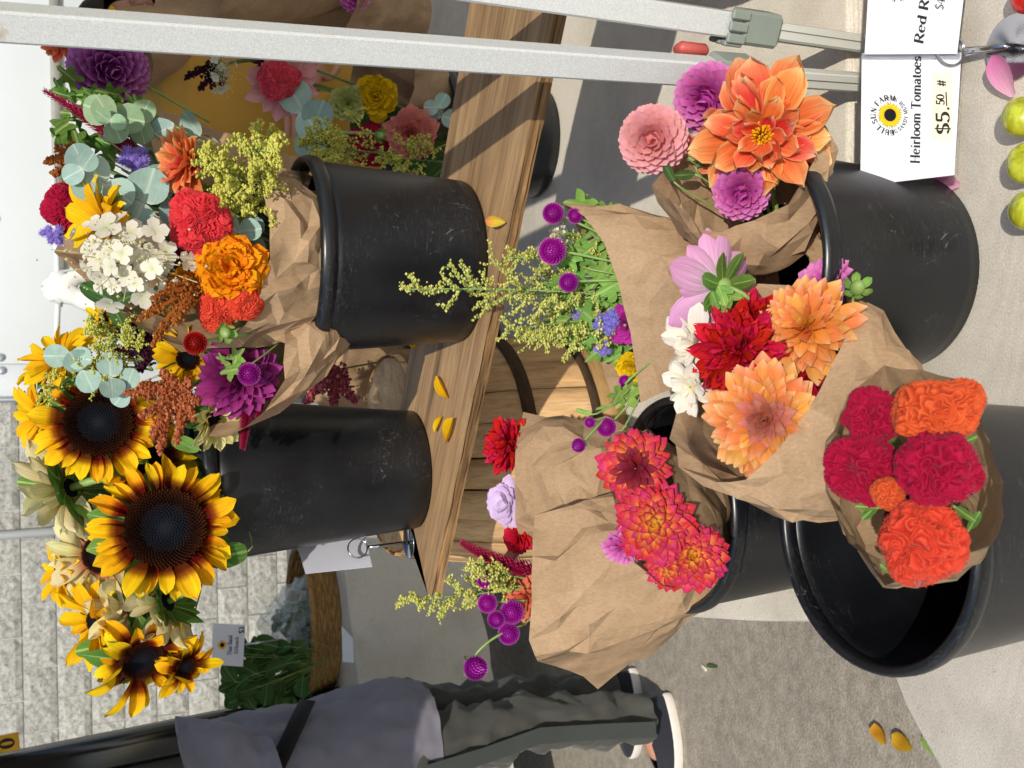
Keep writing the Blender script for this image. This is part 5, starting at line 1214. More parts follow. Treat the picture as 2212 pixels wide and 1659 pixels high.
# pink amaranth bucket seen between the two plank buckets
paper('shaded brown paper sleeve between the two buckets behind the plank', P(900, 800, 2.22), P(735, 800, 2.16), .05, .10,
      [(0, .7, 1.0), (60, 1.0, 1.0), (120, 1.2, 1.0), (180, 1.2, 1.0), (240, 1.0, 1.0), (300, .8, 1.0)], 71, 1.0, .8)
amaranth('dusty pink amaranth drooping from the sleeve behind the plank', P(720, 800, 2.10), [P(660, 870, 2.07), P(720, 880, 2.06), P(750, 850, 2.06), P(690, 840, 2.06), P(770, 870, 2.06)], AMAP, .0034, 8, .024, base=bB2)
# ================================================================== lettering (a small stroke font with serifs)
TH, TN = .15, .055
def _st(x, y0, y1, s=.11): return [(x, y0, x, y1, TH), (x-s, y0, x+s, y0, TN), (x-s, y1, x+s, y1, TN)]
GL = {
 'H': (.86, _st(.16, 0, 1)+_st(.68, 0, 1)+[(.16, .5, .68, .5, TN)], []),
 'T': (.76, [(.36, 0, .36, 1, TH), (.24, 0, .48, 0, TN), (.04, .98, .68, .98, TN*1.3), (.05, .98, .05, .8, TN), (.67, .98, .67, .8, TN)], []),
 'R': (.80, _st(.17, 0, 1)+[(.17, .98, .38, .98, TN), (.17, .5, .38, .5, TN), (.36, .5, .68, .03, TH), (.6, .0, .78, .0, TN)], [(.38, .74, .22, .24, -90, 90)]),
 'F': (.68, _st(.17, 0, 1)+[(.17, .98, .6, .98, TN), (.6, .98, .6, .82, TN), (.17, .5, .46, .5, TN)], []),
 'L': (.68, _st(.17, 0, 1)+[(.17, .02, .6, .02, TN), (.6, .02, .6, .2, TN)], []),
 'U': (.84, [(.17, .3, .17, 1, TH), (.66, .3, .66, 1, TN), (.06, 1, .28, 1, TN), (.57, 1, .75, 1, TN)], [(.415, .3, .245, .29, 180, 360)]),
 'S': (.62, [(.08, .25, .08, .04, TN), (.5, .76, .5, .96, TN)], [(.29, .74, .2, .23, 20, 270), (.29, .26, .22, .25, -160, 90)]),
 'N': (.88, [(.16, 0, .16, 1, TN), (.7, 0, .7, 1, TN), (.16, 1, .7, 0, TH), (.06, 0, .26, 0, TN), (.6, 1, .8, 1, TN)], []),
 'A': (.82, [(.1, 0, .4, 1, TN), (.4, 1, .7, 0, TH), (.2, .35, .6, .35, TN), (.02, 0, .2, 0, TN), (.6, 0, .82, 0, TN)], []),
 'M': (1.0, [(.14, 0, .14, 1, TN), (.84, 0, .84, 1, TH), (.14, 1, .48, .08, TH), (.48, .08, .84, 1, TN), (.04, 0, .24, 0, TN), (.74, 0, .95, 0, TN)], []),
 'B': (.74, _st(.17, 0, 1)+[(.17, .98, .36, .98, TN), (.17, .52, .4, .52, TN), (.17, .02, .4, .02, TN)], [(.36, .75, .2, .23, -90, 90), (.4, .27, .22, .25, -90, 90)]),
 'I': (.36, _st(.18, 0, 1), []),
 'G': (.84, [(.66, .42, .66, .06, TH), (.5, .42, .78, .42, TN)], [(.42, .5, .32, .48, 35, 325)]),
 'D': (.86, _st(.17, 0, 1)+[(.17, .98, .38, .98, TN), (.17, .02, .38, .02, TN)], [(.38, .5, .34, .48, -90, 90)]),
 'Y': (.8, [(.4, 0, .4, .45, TH), (.4, .45, .1, 1, TH*.8), (.4, .45, .7, 1, TN), (.28, 0, .52, 0, TN), (.0, 1, .22, 1, TN), (.6, 1, .8, 1, TN)], []),
 'C': (.78, [(.64, .68, .64, .95, TN)], [(.42, .5, .32, .48, 40, 320)]),
 'e': (.58, [(.1, .36, .46, .36, TN)], [(.28, .33, .2, .32, 8, 315)]),
 'i': (.34, [(.17, 0, .17, .64, TH), (.05, 0, .29, 0, TN), (.06, .63, .17, .64, TN), (.1, .9, .24, .9, .14)], []),
 'r': (.46, [(.15, 0, .15, .64, TH), (.03, 0, .3, 0, TN), (.04, .63, .15, .64, TN), (.35, .56, .44, .56, .12)], [(.33, .44, .18, .18, 60, 180)]),
 'l': (.34, [(.17, 0, .17, 1, TH), (.05, 0, .29, 0, TN), (.06, .99, .17, 1, TN)], []),
 'o': (.60, [], [(.3, .32, .22, .31, 0, 360)]),
 'm': (.98, [(.15, 0, .15, .64, TH), (.48, 0, .48, .45, TH), (.81, 0, .81, .45, TH), (.03, 0, .27, 0, TN), (.38, 0, .58, 0, TN), (.71, 0, .93, 0, TN), (.04, .63, .15, .64, TN)], [(.315, .45, .165, .17, 0, 180), (.645, .45, .165, .17, 0, 180)]),
 'n': (.66, [(.15, 0, .15, .64, TH), (.5, 0, .5, .42, TH), (.03, 0, .27, 0, TN), (.4, 0, .62, 0, TN), (.04, .63, .15, .64, TN)], [(.325, .42, .175, .2, 0, 180)]),
 'h': (.66, [(.15, 0, .15, 1, TH), (.5, 0, .5, .42, TH), (.03, 0, .27, 0, TN), (.4, 0, .62, 0, TN), (.04, .99, .15, 1, TN)], [(.325, .42, .175, .2, 0, 180)]),
 'u': (.66, [(.14, .2, .14, .63, TH), (.5, 0, .5, .63, TH), (.04, .63, .14, .63, TN), (.5, 0, .6, 0, TN)], [(.32, .2, .18, .19, 180, 360)]),
 'b': (.62, [(.15, 0, .15, 1, TH), (.04, .99, .15, 1, TN)], [(.33, .32, .19, .31, -150, 150)]),
 'd': (.64, [(.48, 0, .48, 1, TH), (.37, .99, .48, 1, TN), (.48, 0, .6, 0, TN)], [(.29, .32, .2, .31, 30, 330)]),
 'p': (.64, [(.15, -.3, .15, .64, TH), (.03, -.3, .29, -.3, TN), (.04, .63, .15, .64, TN)], [(.34, .32, .19, .31, -150, 150)]),
 'a': (.58, [(.42, .05, .42, .45, TH), (.42, .02, .55, .02, TN)], [(.26, .46, .16, .17, 0, 160), (.25, .18, .17, .17, 40, 320)]),
 't': (.40, [(.17, .12, .17, .86, TH), (.04, .63, .34, .63, TN)], [(.27, .12, .1, .11, 180, 320)]),
 's': (.50, [(.08, .2, .08, .02, TN), (.4, .46, .4, .62, TN)], [(.24, .47, .14, .15, 20, 270), (.24, .17, .16, .16, -160, 90)]),
 'c': (.54, [(.43, .48, .44, .48, .12)], [(.29, .32, .2, .31, 45, 320)]),
 '$': (.62, [(.3, -.12, .3, 1.12, TN)], [(.3, .73, .2, .22, 20, 270), (.3, .27, .22, .24, -160, 90)]),
 '4': (.64, [(.44, 0, .44, 1, TH), (.44, 1, .04, .3, TN), (.04, .28, .6, .28, TN*1.4), (.32, 0, .56, 0, TN)], []),
 '5': (.6, [(.1, .96, .5, .96, .12), (.12, .96, .12, .52, .1), (.12, .54, .3, .6, .1)], [(.26, .3, .24, .3, -150, 90)]),
 '0': (.6, [], [(.3, .5, .24, .46, 0, 360)]),
 '3': (.6, [], [(.28, .74, .2, .22, -90, 150), (.28, .27, .24, .26, -150, 90)]),
 '/': (.4, [(.02, -.1, .36, 1.05, .07)], []),
 '.': (.3, [(.1, .06, .22, .06, .14)], []), ',': (.3, [(.16, .06, .1, -.16, .1)], []), '*': (.5, [(.12, .45, .36, .45, .24)], []),
 '#': (.7, [(.2, 0, .3, .9, .1), (.45, 0, .55, .9, .1), (.05, .3, .62, .32, .1), (.1, .6, .68, .62, .1)], []), ' ': (.32, [], [])}
def glyph(ch, bold=1.0):
    adv, ls, arcs = GL[ch]; v = []; f = []
    for (x0, y0, x1, y1, w) in ls:
        d = Vector((x1-x0, y1-y0)); n = Vector((-d.y, d.x)).normalized()*w*.5*bold; k = len(v)
        v += [(x0-n.x, y0-n.y), (x1-n.x, y1-n.y), (x1+n.x, y1+n.y), (x0+n.x, y0+n.y)]; f.append((k, k+1, k+2, k+3))
    for (cx, cy, rx, ry, a0, a1) in arcs:
        m_ = 14; k = len(v)
        for i in range(m_+1):
            a = R(a0+(a1-a0)*i/m_); w = (TN+(TH-TN)*abs(math.cos(a)))*.5*bold
            c, s = math.cos(a), math.sin(a); v += [(cx+(rx-w)*c, cy+(ry-w)*s), (cx+(rx+w)*c, cy+(ry+w)*s)]
        for i in range(m_): f.append((k+2*i, k+2*i+1, k+2*i+3, k+2*i+2))
    return adv, v, f
def text(mb, s, o, X, Yv, h, length=None, bold=1.0, lift=.0):
    "write s from o along X (unit), letters up along Yv (unit), cap height h, fitted to length"
    tot = sum(GL[c][0] for c in s); k = (length/(tot*h)) if length else 1.0; x = 0
    n = X.cross(Yv)
    for i, c in enumerate(s):
        adv, v, f = glyph(c, bold)
        mb.add([o+X*(x+q[0])*h*k+Yv*q[1]*h+n*(lift+.00001*i) for q in v], f); x += adv
    return x*h*k
def arc_text(mb, s, c, X, Yv, rad, h, mid, inward=False, k=1.0, bold=1.2, lift=0):
    tot = sum(GL[q][0] for q in s)*h*k; n = X.cross(Yv); sgn = 1 if inward else -1
    a = mid-sgn*tot/rad/2
    for q in s:
        adv, v, f = glyph(q, bold); am = a+sgn*adv*h*k/rad/2
        rd = X*math.cos(am)+Yv*math.sin(am); up = -rd if inward else rd; tx = up.cross(n)
        tx = (Yv*math.cos(am)-X*math.sin(am))*sgn
        b = c+rd*(rad if not inward else rad+h)
        mb.add([b+tx*(w[0]-adv/2)*h*k+up*w[1]*h+n*lift for w in v], f); a += sgn*adv*h*k/rad

WHITEP = plain('white_card', '#d3d3d8', .5, .02, 20); CHROME = plain('chrome', '#a9a9aa', .14, .03, 10, 0, 1.0)
TAPE = plain('masking_tape', '#ddd5b8', .7, .08, 40, .2)
def m_clear():
    t = NT('clear_laminate'); t.b.inputs['Base Color'].default_value = (.92, .94, .94, 1); t.rough(.12)
    t.b.inputs['Transmission Weight'].default_value = 1.0; t.b.inputs['IOR'].default_value = 1.1; return t.m
CLEAR = m_clear()
PYEL = petal_mat('printed_yellow', [(0, '#b06a12'), (.4, '#e3a81c'), (1, '#efc22a')], .15, .1, .01, .5, 0)
def flat_sun(root, c, X, Yv, r, lift):
    "the printed sunflower emblem: leaf tips, petals, dark disc"
    n = X.cross(Yv); rr = random.Random(2)
    for (cnt, rad, w, col, dz) in ((30, 1.02, .10, LEAFD, 0), (22, .97, .16, PYEL, .00012), (22, .86, .15, PYEL, .00024)):
        mb = MB()
        for i in range(cnt):
            a = 2*math.pi*(i+.5*(dz > .0002))/cnt; d = X*math.cos(a)+Yv*math.sin(a); s = n.cross(d); q = r*rad*rr.uniform(.9, 1.05); L = lift+dz+.00001*(i % 3)
            mb.add([c+d*r*.4+n*L-s*r*.06, c+d*r*.4+n*L+s*r*.06, c+d*q*.72+s*r*w*.8+n*L, c+d*q+n*L, c+d*q*.72-s*r*w*.8+n*L], [(0, 1, 2, 3, 4)], [0, 0, .6, 1, .6])
        mb.build('emblem_petals' if col is PYEL else 'emblem_leaves', col, root, None, True, False)
    mb = MB(); k = 28
    mb.add([c+n*(lift+.0004)]+[c+(X*math.cos(6.2832*i/k)+Yv*math.sin(6.2832*i/k))*r*.47+n*(lift+.0004) for i in range(k)], [(0, 1+i, 1+(i+1) % k) for i in range(k)])
    mb.build('emblem_disc', DISC, root, None, True, False)
class Card:
    def __init__(s, name, label, tl_, tr_, bl_, br_, border=.004, mat=None, cat='sign'):
        s.o = (tl_+tr_+bl_+br_)/4; s.X = ((tr_-tl_)+(br_-bl_)).normalized(); y = (tl_-bl_)+(tr_-br_); s.Y = (y-s.X*y.dot(s.X)).normalized(); s.n = s.X.cross(s.Y)
        s.root = empty(name, s.o, label, cat)
        def cor(q, k): d = q-s.o; return (d.dot(s.X), d.dot(s.Y))
        cs = [cor(q, 0) for q in (bl_, br_, tr_, tl_)]
        def slab(cs, z0, z1, nm, mat):
            v = [s.o+s.X*a+s.Y*b+s.n*z for z in (z0, z1) for a, b in cs]; f = [(3, 2, 1, 0), (4, 5, 6, 7)]+[(i, (i+1) % 4, (i+1) % 4+4, i+4) for i in range(4)]
            mb = MB(); mb.add(v, f); o_ = mb.build(nm, mat, s.root, None, True, False)
            if nm == 'sheet': s.sheet = o_
        slab(cs, -.0003, .0003, 'sheet', mat or WHITEP)
        if border: slab([(a+math.copysign(border, a), b+math.copysign(border, b)) for a, b in cs], -.0009, -.0005, 'laminate', CLEAR)
    def at(s, x, y):
        d = ray(x, y); k = (s.o-CAM).dot(s.n)/d.dot(s.n); return CAM+d*k
    def mm(s, x, y, n): return px(s.at(x, y), n)
# ---- the 0 on the yellow plate
mb = MB(); ad, gv, gf = glyph('0', 1.6); Mz = Matrix.Translation(YPL[0]+Vector((0, -.0055, 0))) @ Matrix.Rotation(YPL[1], 4, 'Y')
mb.add([Mz @ Vector(((q[0]-.3)*.045, 0, (q[1]-.5)*.042)) for q in gv], gf); mb.build('plate_number', INK, cab, None, True, False)
# ---- tomato sign
cT = Card('price_sign', 'laminated white price sign for heirloom tomatoes with sunflower emblem', P(1858, 402, .892), P(1862, 114, .892), P(2062, 378, .862), P(2076, 114, .862))
ink = MB(); o = cT.at(1986, 354); e = cT.at(1989, 122); d = (e-o).normalized(); u = cT.n.cross(d)
text(ink, 'Heirloom Tomatoes', o, d, u, cT.mm(1986, 240, 21), (e-o).length, 1.35, .0005)
lc = cT.at(1922, 249)
arc_text(ink, 'FULL SUN FARM', lc, cT.X, cT.Y, cT.mm(1922, 249, 32), cT.mm(1922, 249, 12), R(90), False, 1.1, 1.6, .0005)
arc_text(ink, 'BIG SANDY MUSH, NC', lc, cT.X, cT.Y, cT.mm(1922, 249, 32), cT.mm(1922, 249, 9), R(270), True, .9, 1.6, .0005)
for a in (R(172), R(8)):
    c = lc+(cT.X*math.cos(a)+cT.Y*math.sin(a))*cT.mm(1922, 249, 38); ink.add([c+(cT.X*math.cos(q)+cT.Y*math.sin(q))*.001+cT.n*.0005 for q in (0, 1.05, 2.1, 3.14, 4.2, 5.2)], [(0, 1, 2, 3, 4, 5)])
ink.build('lettering', INK, cT.sheet, None, True, False)
flat_sun(cT.sheet, lc, cT.X, cT.Y, cT.mm(1922, 249, 29), .0005)
tp = MB(); q = [cT.at(2057, 308), cT.at(2056, 158), cT.at(2014, 156), cT.at(2012, 304)]; rr = random.Random(8)
pts = [q[0].lerp(q[1], i/14) for i in range(15)]+[q[1].lerp(q[2], i/6)+cT.X*rr.uniform(-.001, .001) for i in range(1, 6)]+[q[2].lerp(q[3], i/14) for i in range(15)]+[q[3].lerp(q[0], i/6)+cT.X*rr.uniform(-.0012, .0012) for i in range(1, 6)]
tp.add([p_+cT.n*.0006 for p_ in pts], [tuple(range(len(pts)))]); tp.build('masking_tape', TAPE, cT.sheet, None, True, False)
hw = MB(); o = cT.at(2050, 291); e = cT.at(2048, 172); d = (e-o).normalized(); u = cT.n.cross(d); hh = cT.mm(2040, 240, 30)
x = text(hw, '$5.', o, d, u, hh, cT.mm(2040, 240, 62), 1.3, .0010)
x += text(hw, '50', o+d*(x+.001)+u*hh*.35, d, u, hh*.62, None, 1.5, .0010); hw.add([o+d*(x-.011)+u*hh*.12+cT.n*.001, o+d*(x+.004)+u*hh*.16+cT.n*.001, o+d*(x+.004)+u*hh*.26+cT.n*.001, o+d*(x-.011)+u*hh*.22+cT.n*.001], [(0, 1, 2, 3)])
text(hw, '#', o+d*(x+.009)+u*hh*.2, d, u, hh*.75, None, 1.3, .0010)
hw.build('handwriting', INK, cT.sheet, None, True, False)
# ---- second sign
cR = Card('price_sign', 'laminated white price sign for red tomatoes overlapping the heirloom sign', P(1867, 118, .886), P(1885, -170, .886), P(2068, 116, .858), P(2100, -170, .858))
ink = MB(); o = cR.at(1993, 97); e = cR.at(2012, -40); d = (e-o).normalized(); u = cR.n.cross(d)
text(ink, 'Red Ripe', o, d, u, cR.mm(1993, 50, 21), cR.mm(1993, 50, 150), 1.35, .0005)
o = cR.at(2037, 23); text(ink, '$4', o, d, u, cR.mm(2030, 20, 20), None, 1.0, .0005)
lc = cR.at(1940, -38)
arc_text(ink, 'FULL SUN FARM', lc, cR.X, cR.Y, cR.mm(1940, -38, 33), cR.mm(1940, -38, 11), R(90), False, 1.0, 1.7, .0005)
arc_text(ink, 'BIG SANDY MUSH, NC', lc, cR.X, cR.Y, cR.mm(1940, -38, 33), cR.mm(1940, -38, 8), R(270), True, .95, 1.6, .0005)
c = lc-cR.X*cR.mm(1940, -38, 38); ink.add([c+(cR.X*math.cos(q)+cR.Y*math.sin(q))*.001+cR.n*.0005 for q in (0, 1.05, 2.1, 3.14, 4.2, 5.2)], [(0, 1, 2, 3, 4, 5)])
ink.build('lettering', INK, cR.sheet, None, True, False); flat_sun(cR.sheet, lc, cR.X, cR.Y, cR.mm(1940, -38, 29), .0005)
# ---- holder
def holder(label, bc, ring, rr_, n, rodr=.0035, rb=.034):
    root = empty('card_holder', bc, label, 'card holder')
    mb = MB(); prof = [(0, 0), (rb, 0), (rb, .0015)]
    for i in range(14): q = rb*(1-i/15); prof += [(q-.0004, .0026), (q-rb/30, .0018)]
    mb.lathe(prof+[(rb*.05, .003), (0, .003)], 48); mb.build('base', CHROME, root)
    mb = MB(); dn = (bc-ring).normalized(); tp_ = ring+dn*rr_*1.05; mb.tube([bc+V3((0, 0, .002)), bc+V3((0, 0, .012)), bc.lerp(tp_, .6), tp_], rodr, 14); mb.build('rod', CHROME, root, None, True)
    ax = n.normalized(); e1 = (dn-ax*dn.dot(ax)).normalized(); e2 = ax.cross(e1).normalized(); ring = ring+ax*.002
    for k, of in ((0, .0012), (1, -.0014)):
        mb = MB(); mb.tube([ring+ax*of+(e1*math.cos(6.2832*i/28)+e2*math.sin(6.2832*i/28))*rr_ for i in range(29)], .0011, 7, cap=False); mb.build('ring', CHROME, root, None, True)
    return root
bc = PZ(2190, 103, .7515); rg = P(2050, 111, .866)
rg = cT.at(2050, 112)+cT.n*.001
holder('chrome ring card holder clipping the two tomato signs', bc, rg, px(rg, 32), cT.n, .0036, .034)
# ---- card on the plank end
hb = PZ(885, 1172, PT+.0005); rg = P(772, 1185, hb.y-.01)
holder('chrome ring card holder at the end of the plank', hb, rg, px(rg, 21), V3((.4, -1, .1)), .003, .026)
yy = hb.y-.006
GREYC = plain('card_back', '#c9cad4', .6, .03, 20)
cB = Card('blank_card', 'blank back of a white card clipped at the end of the plank', P(640, 1178, yy+.02), P(690, 1163, yy+.05), P(800, 1225, yy-.02), P(806, 1166, yy+.03), 0, GREYC, 'card') if False else \
     Card('blank_card', 'blank back of a white card clipped at the end of the plank', P(660, 1240, yy-.01), P(640, 1172, yy+.045), P(804, 1224, yy-.01), P(790, 1160, yy+.045), 0, GREYC, 'card')

# ================================================================== tomatoes
def m_tom(name, a, b, c):
    t = NT(name); cc = t.coord((1, 1, .25)); n1 = t.noise(120, 3, .6, cc, .5); n2 = t.noise(18, 3, .5, t.coord())
    x = t.mix(t.ramp([(.42, 0.0), (.6, 1.0)], n1.outputs[0]).outputs[0], hexc(a), hexc(b)); x = t.mix(t.ramp([(.4, 0.0), (.7, .6)], n2.outputs[0]).outputs[0], x, hexc(c))
    t.color(x); t.rough(.16); t.b.inputs['Subsurface Weight'].default_value = .08; t.b.inputs['Subsurface Radius'].default_value = (.004, .003, .001); return t.m
GRT = m_tom('striped_green_tomato', '#8f9a1e', '#b9bd3a', '#c9b52a'); RDT = m_tom('red_tomato', '#b3201a', '#c22a1e', '#a81a14')
def tomato(label, c, r, mat, sq=(1, 1, .95), rot=0, grp=None):
    root = empty('tomato', Matrix.Translation(c) @ Matrix.Rotation(rot, 4, V3((.5, .8, .2))), label, 'tomato', grp); v = []; f = []; n, k = 28, 16
    for i in range(k+1):
        a = math.pi*i/k
        for j in range(n):
            q = 2*math.pi*j/n; rad = r*(1+.02*math.cos(5*q)*math.sin(a))*(1-.12*math.exp(-(a/.25)**2))
            v.append((rad*math.sin(a)*math.cos(q)*sq[0], rad*math.sin(a)*math.sin(q)*sq[1], rad*math.cos(a)*sq[2]))
    for i in range(k):
        for j in range(n): f.append((i*n+j, (i+1)*n+j, (i+1)*n+(j+1) % n, i*n+(j+1) % n))
    link('fruit', mesh('fruit', v, f, mat), root)
    mb = MB(); mb.lathe([(0, r*sq[2]*.87), (r*.08, r*sq[2]*.90), (r*.11, r*sq[2]*.88), (0, r*sq[2]*.86)], 10); mb.build('stem_scar', STEMD, root)
for (x, y, r_, lb, mt, sq, rot) in ((2207, 252, 46, 'yellow green striped tomato closest to the card holder', GRT, (1.15, .9, .9), 1.2), (2216, 352, 44, 'yellow green striped tomato in the middle of the row', GRT, (1.1, .9, .9), .7),
                                    (2222, 455, 46, 'yellow green striped tomato at the open end of the row', GRT, (1.15, .92, .92), 1.4), (2222, -10, 40, 'red ripe tomato past the card holder', RDT, (1, 1, .9), .3)):
    c = PZ(x, y, .775); r = px(c, r_); c = PZ(x, y, .7505+r*.93*min(sq)); tomato(lb, c, r, mt, sq, rot, None)

# ================================================================== loose petals and litter
def loose(name, label, pos, L, mat, rot, key, cat='petal', **pk):
    me = petals('loose'+key, mat, 1, **pk)[0]
    o = link(name, me, None, Matrix.Translation(pos) @ Matrix.Rotation(rot, 4, 'Z') @ Matrix.Scale(L, 4)); return tag(o, label, cat)
PP = petal_mat('pink_loose_petal', [(0, '#e9b6c8'), (1, '#d470a8')], .15, .05, .01, .5, .3); OY = petal_mat('orange_tipped_yellow_petal', [(0, '#f0dc5a'), (.6, '#f0c848'), (1, '#e8806a')], .15, .05, .01, .5, .3)
for (x, y, lb, mt, L, rot, z) in ((1092, 480, 'yellow petal with orange tip on the plank edge', OY, .042, 1.4, PT), (968, 858, 'curled yellow petal between the two plank buckets', SUNY, .05, .9, PT), (965, 955, 'long yellow petal lying towards the sunflower bucket', SUNY, .058, -.9, PT),
                                  (955, 900, 'short curled yellow petal touching the long one on the plank', SUNY, .035, 2.3, PT), (902, 752, 'dark spotted yellow petal at the foot of the mixed bucket', SUNY, .032, 1.0, PT)):
    loose('fallen_petal', lb, PZ(x, y, z+.003), L, mt, rot, lb[:9], W=.17, cup=.9, curl=.35, q=.7, p=.7)
loose('fallen_petal', 'pink petal on the canvas beside the card holder', PZ(2196, 165, .7535)+V3((-.02, .0, .004)), .05, PP, .4, 'pk', W=.26, cup=.5, curl=.3, q=.5, p=.7)
loose('fallen_petal', 'pink and cream petal under the corner of the heirloom sign', PZ(2075, 400, .7535), .035, PP, 1.2, 'pk2', W=.3, cup=.5, curl=.3, q=.5, p=.7)
BRL = petal_mat('brown_yellow_leaf', [(0, '#b8901e'), (.5, '#a8761c'), (1, '#c79a2a')], .3, .1, .01, .6, .2)
for (x, y, lb, rot) in ((1912, 1608, 'small yellow brown leaf on the asphalt', .3), (1970, 1618, 'curled yellow leaf with stalk near the table corner', 1.1)):
    loose('fallen_leaf', lb, PZ(x, y, .004), .05, BRL, rot, lb[:8], 'leaf', W=.4, cup=.5, curl=.4, q=.45, p=.6)
loose('fallen_leaf', 'thin dark twig of leaf on the open asphalt', PZ(1550, 1440, .004), .045, LEAFD, 1.7, 'tw', 'leaf', W=.12, cup=.4, curl=.3)
loose('fallen_leaf', 'green leaf tip under the front table edge', PZ(2035, 1640, .004), .06, LEAFL, 1.0, 'gl', 'leaf', W=.2, cup=.3, curl=.3)
mb = MB(); mb.box((0, 0, .003), (.012, .005, .0025), Matrix.Translation(PZ(1523, 1443, .001)) @ Matrix.Rotation(1.3, 4, 'Z'), 0, .0015)
tag(mb.build('litter_scrap', plain('pale_wrapper', '#cfcdb8', .6, .2, 80)), 'tiny pale wrapper scrap lying on the asphalt', 'litter')

# ================================================================== herb table goods
WICK = m_wood('wicker', '#6a4c2c', '#93703f', '#b08b56', (40, 40, 160), .8, .8)
def wicker(label, c, rx, ry, h, rot=0):
    root = empty('wicker_basket', Matrix.Translation(c) @ Matrix.Rotation(rot, 4, 'Z'), label, 'basket')
    for k in range(9):
        z = .008+(h-.016)*k/8; fl = 1+.18*k/8; n = 72
        mb = MB(); mb.tube([V3(((rx*fl+.004*math.sin(i*math.pi*.5+k*math.pi))*math.cos(6.2832*i/n), (ry*fl+.004*math.sin(i*math.pi*.5+k*math.pi))*math.sin(6.2832*i/n), z)) for i in range(n+1)], .0075, 6, cap=False); mb.build('weave', WICK, root)
    mb = MB(); mb.tube([V3((rx*1.2*math.cos(6.2832*i/40), ry*1.2*math.sin(6.2832*i/40), h)) for i in range(41)], .012, 8, cap=False); mb.build('rim', WICK, root)
    mb = MB(); v = [(rx*math.cos(6.2832*i/40), ry*math.sin(6.2832*i/40), .006) for i in range(40)]; mb.add(v, [tuple(range(40))]); mb.build('bottom', WICK, root)
    return root
hc = P(715, 1340, 3.75); hc.z = .751
wicker('wicker basket of bagged greens on the herb table', hc, .22, .17, .10)
wk2 = P(700, 868, 3.9); wk2.z = .9
def m_bag():
    t = NT('clear_plastic_bag'); t.b.inputs['Base Color'].default_value = (.70, .78, .75, 1); t.rough(.12)
    t.b.inputs['Alpha'].default_value = .3; t.b.inputs['Specular IOR Level'].default_value = .9
    n = t.noise(22, 4, .6, t.coord()); t.bump(n.outputs[0], .8, .02); return t.m
BAG = m_bag()
for i, (x, y, r_, lb) in enumerate(((660, 1300, 50, 'clear plastic bag of greens nearest the plank in the wicker basket'), (655, 1390, 48, 'clear plastic bag of greens next to the basil in the wicker basket'), (610, 1345, 40, 'clear plastic bag of greens on top of the others'))):
    c = P(x, y, 3.74); r = px(c, r_); root = empty('plastic_bag', c, lb, 'plastic bag'); v, f = ball_v((0, 0, 0), r, 28, 18, (1.1, 1, 1.15))
    v = [tuple(V3(q)*(1.05+.22*mnoise.noise(V3(q)*14+V3((i*5, 0, 0)))+.9*(.2-abs(mnoise.noise(V3(q)*26+V3((i, 3, 0))))))) for q in v]; link('bag', mesh('bag', v, f, BAG, smooth=False), root)
    rr = random.Random(i); tlf = roundleaf('inb', LEAFD, 3, 0, .35, .3)
    for k in range(14):
        d = V3((rr.gauss(0, 1), rr.gauss(0, 1), rr.gauss(0, 1))).normalized()*r*rr.uniform(.2, .72); link('leaf', rr.choice(tlf), root, frame(d, d+V3((0, -.01, .01)), rr.uniform(0, 6), r*.8))
rr = random.Random(77); cb_ = P(600, 1430, 3.62); cb_.z = .75
bas = [(rr.uniform(490, 660), rr.uniform(1385, 1520), 3.55+rr.uniform(-.1, .12), rr.gauss(0, .3), .3+rr.gauss(0, .3)) for _ in range(90)]
sprig('thick bunch of dark green basil behind its name card', cb_, bas, 44, LEAFD, 0, 'basil_bunch', .36, 5)
cH = Card('herb_sign', 'small white name card with sunflower emblem standing before the basil', P(457, 1436, 3.42), P(460, 1346, 3.42), P(525, 1440, 3.40), P(530, 1350, 3.40), 0)
ink = MB(); o = cH.at(500, 1415); e = cH.at(502, 1372); d = (e-o).normalized(); u = cH.n.cross(d)
text(ink, 'Thai Basil', o, d, u, cH.mm(500, 1390, 9), (e-o).length, 1.2, .001)
o = cH.at(514, 1412); text(ink, '$3/bunch', o, d, u, cH.mm(510, 1390, 8), cH.mm(510, 1390, 36), 1.2, .001)
o = cH.at(527, 1368); text(ink, '$3', o, d, u, cH.mm(520, 1360, 11), None, 1.6, .001)
ink.build('lettering', INK, cH.sheet, None, True, False); flat_sun(cH.sheet, cH.at(480, 1393), cH.X, cH.Y, cH.mm(480, 1393, 10), .001)
mb = MB(); q = (cH.o-cH.Y*.05); mb.tube([q, V3((q.x, q.y+.02, q.z-.12))], .003, 6); mb.build('stake', CHROME, cH.root, None, True)
cL = Card('price_card', 'white card hanging on the front of the herb table cloth', P(740, 1436, 3.26), P(738, 1346, 3.42), P(765, 1425, 3.24), P(762, 1385, 3.36), 0)

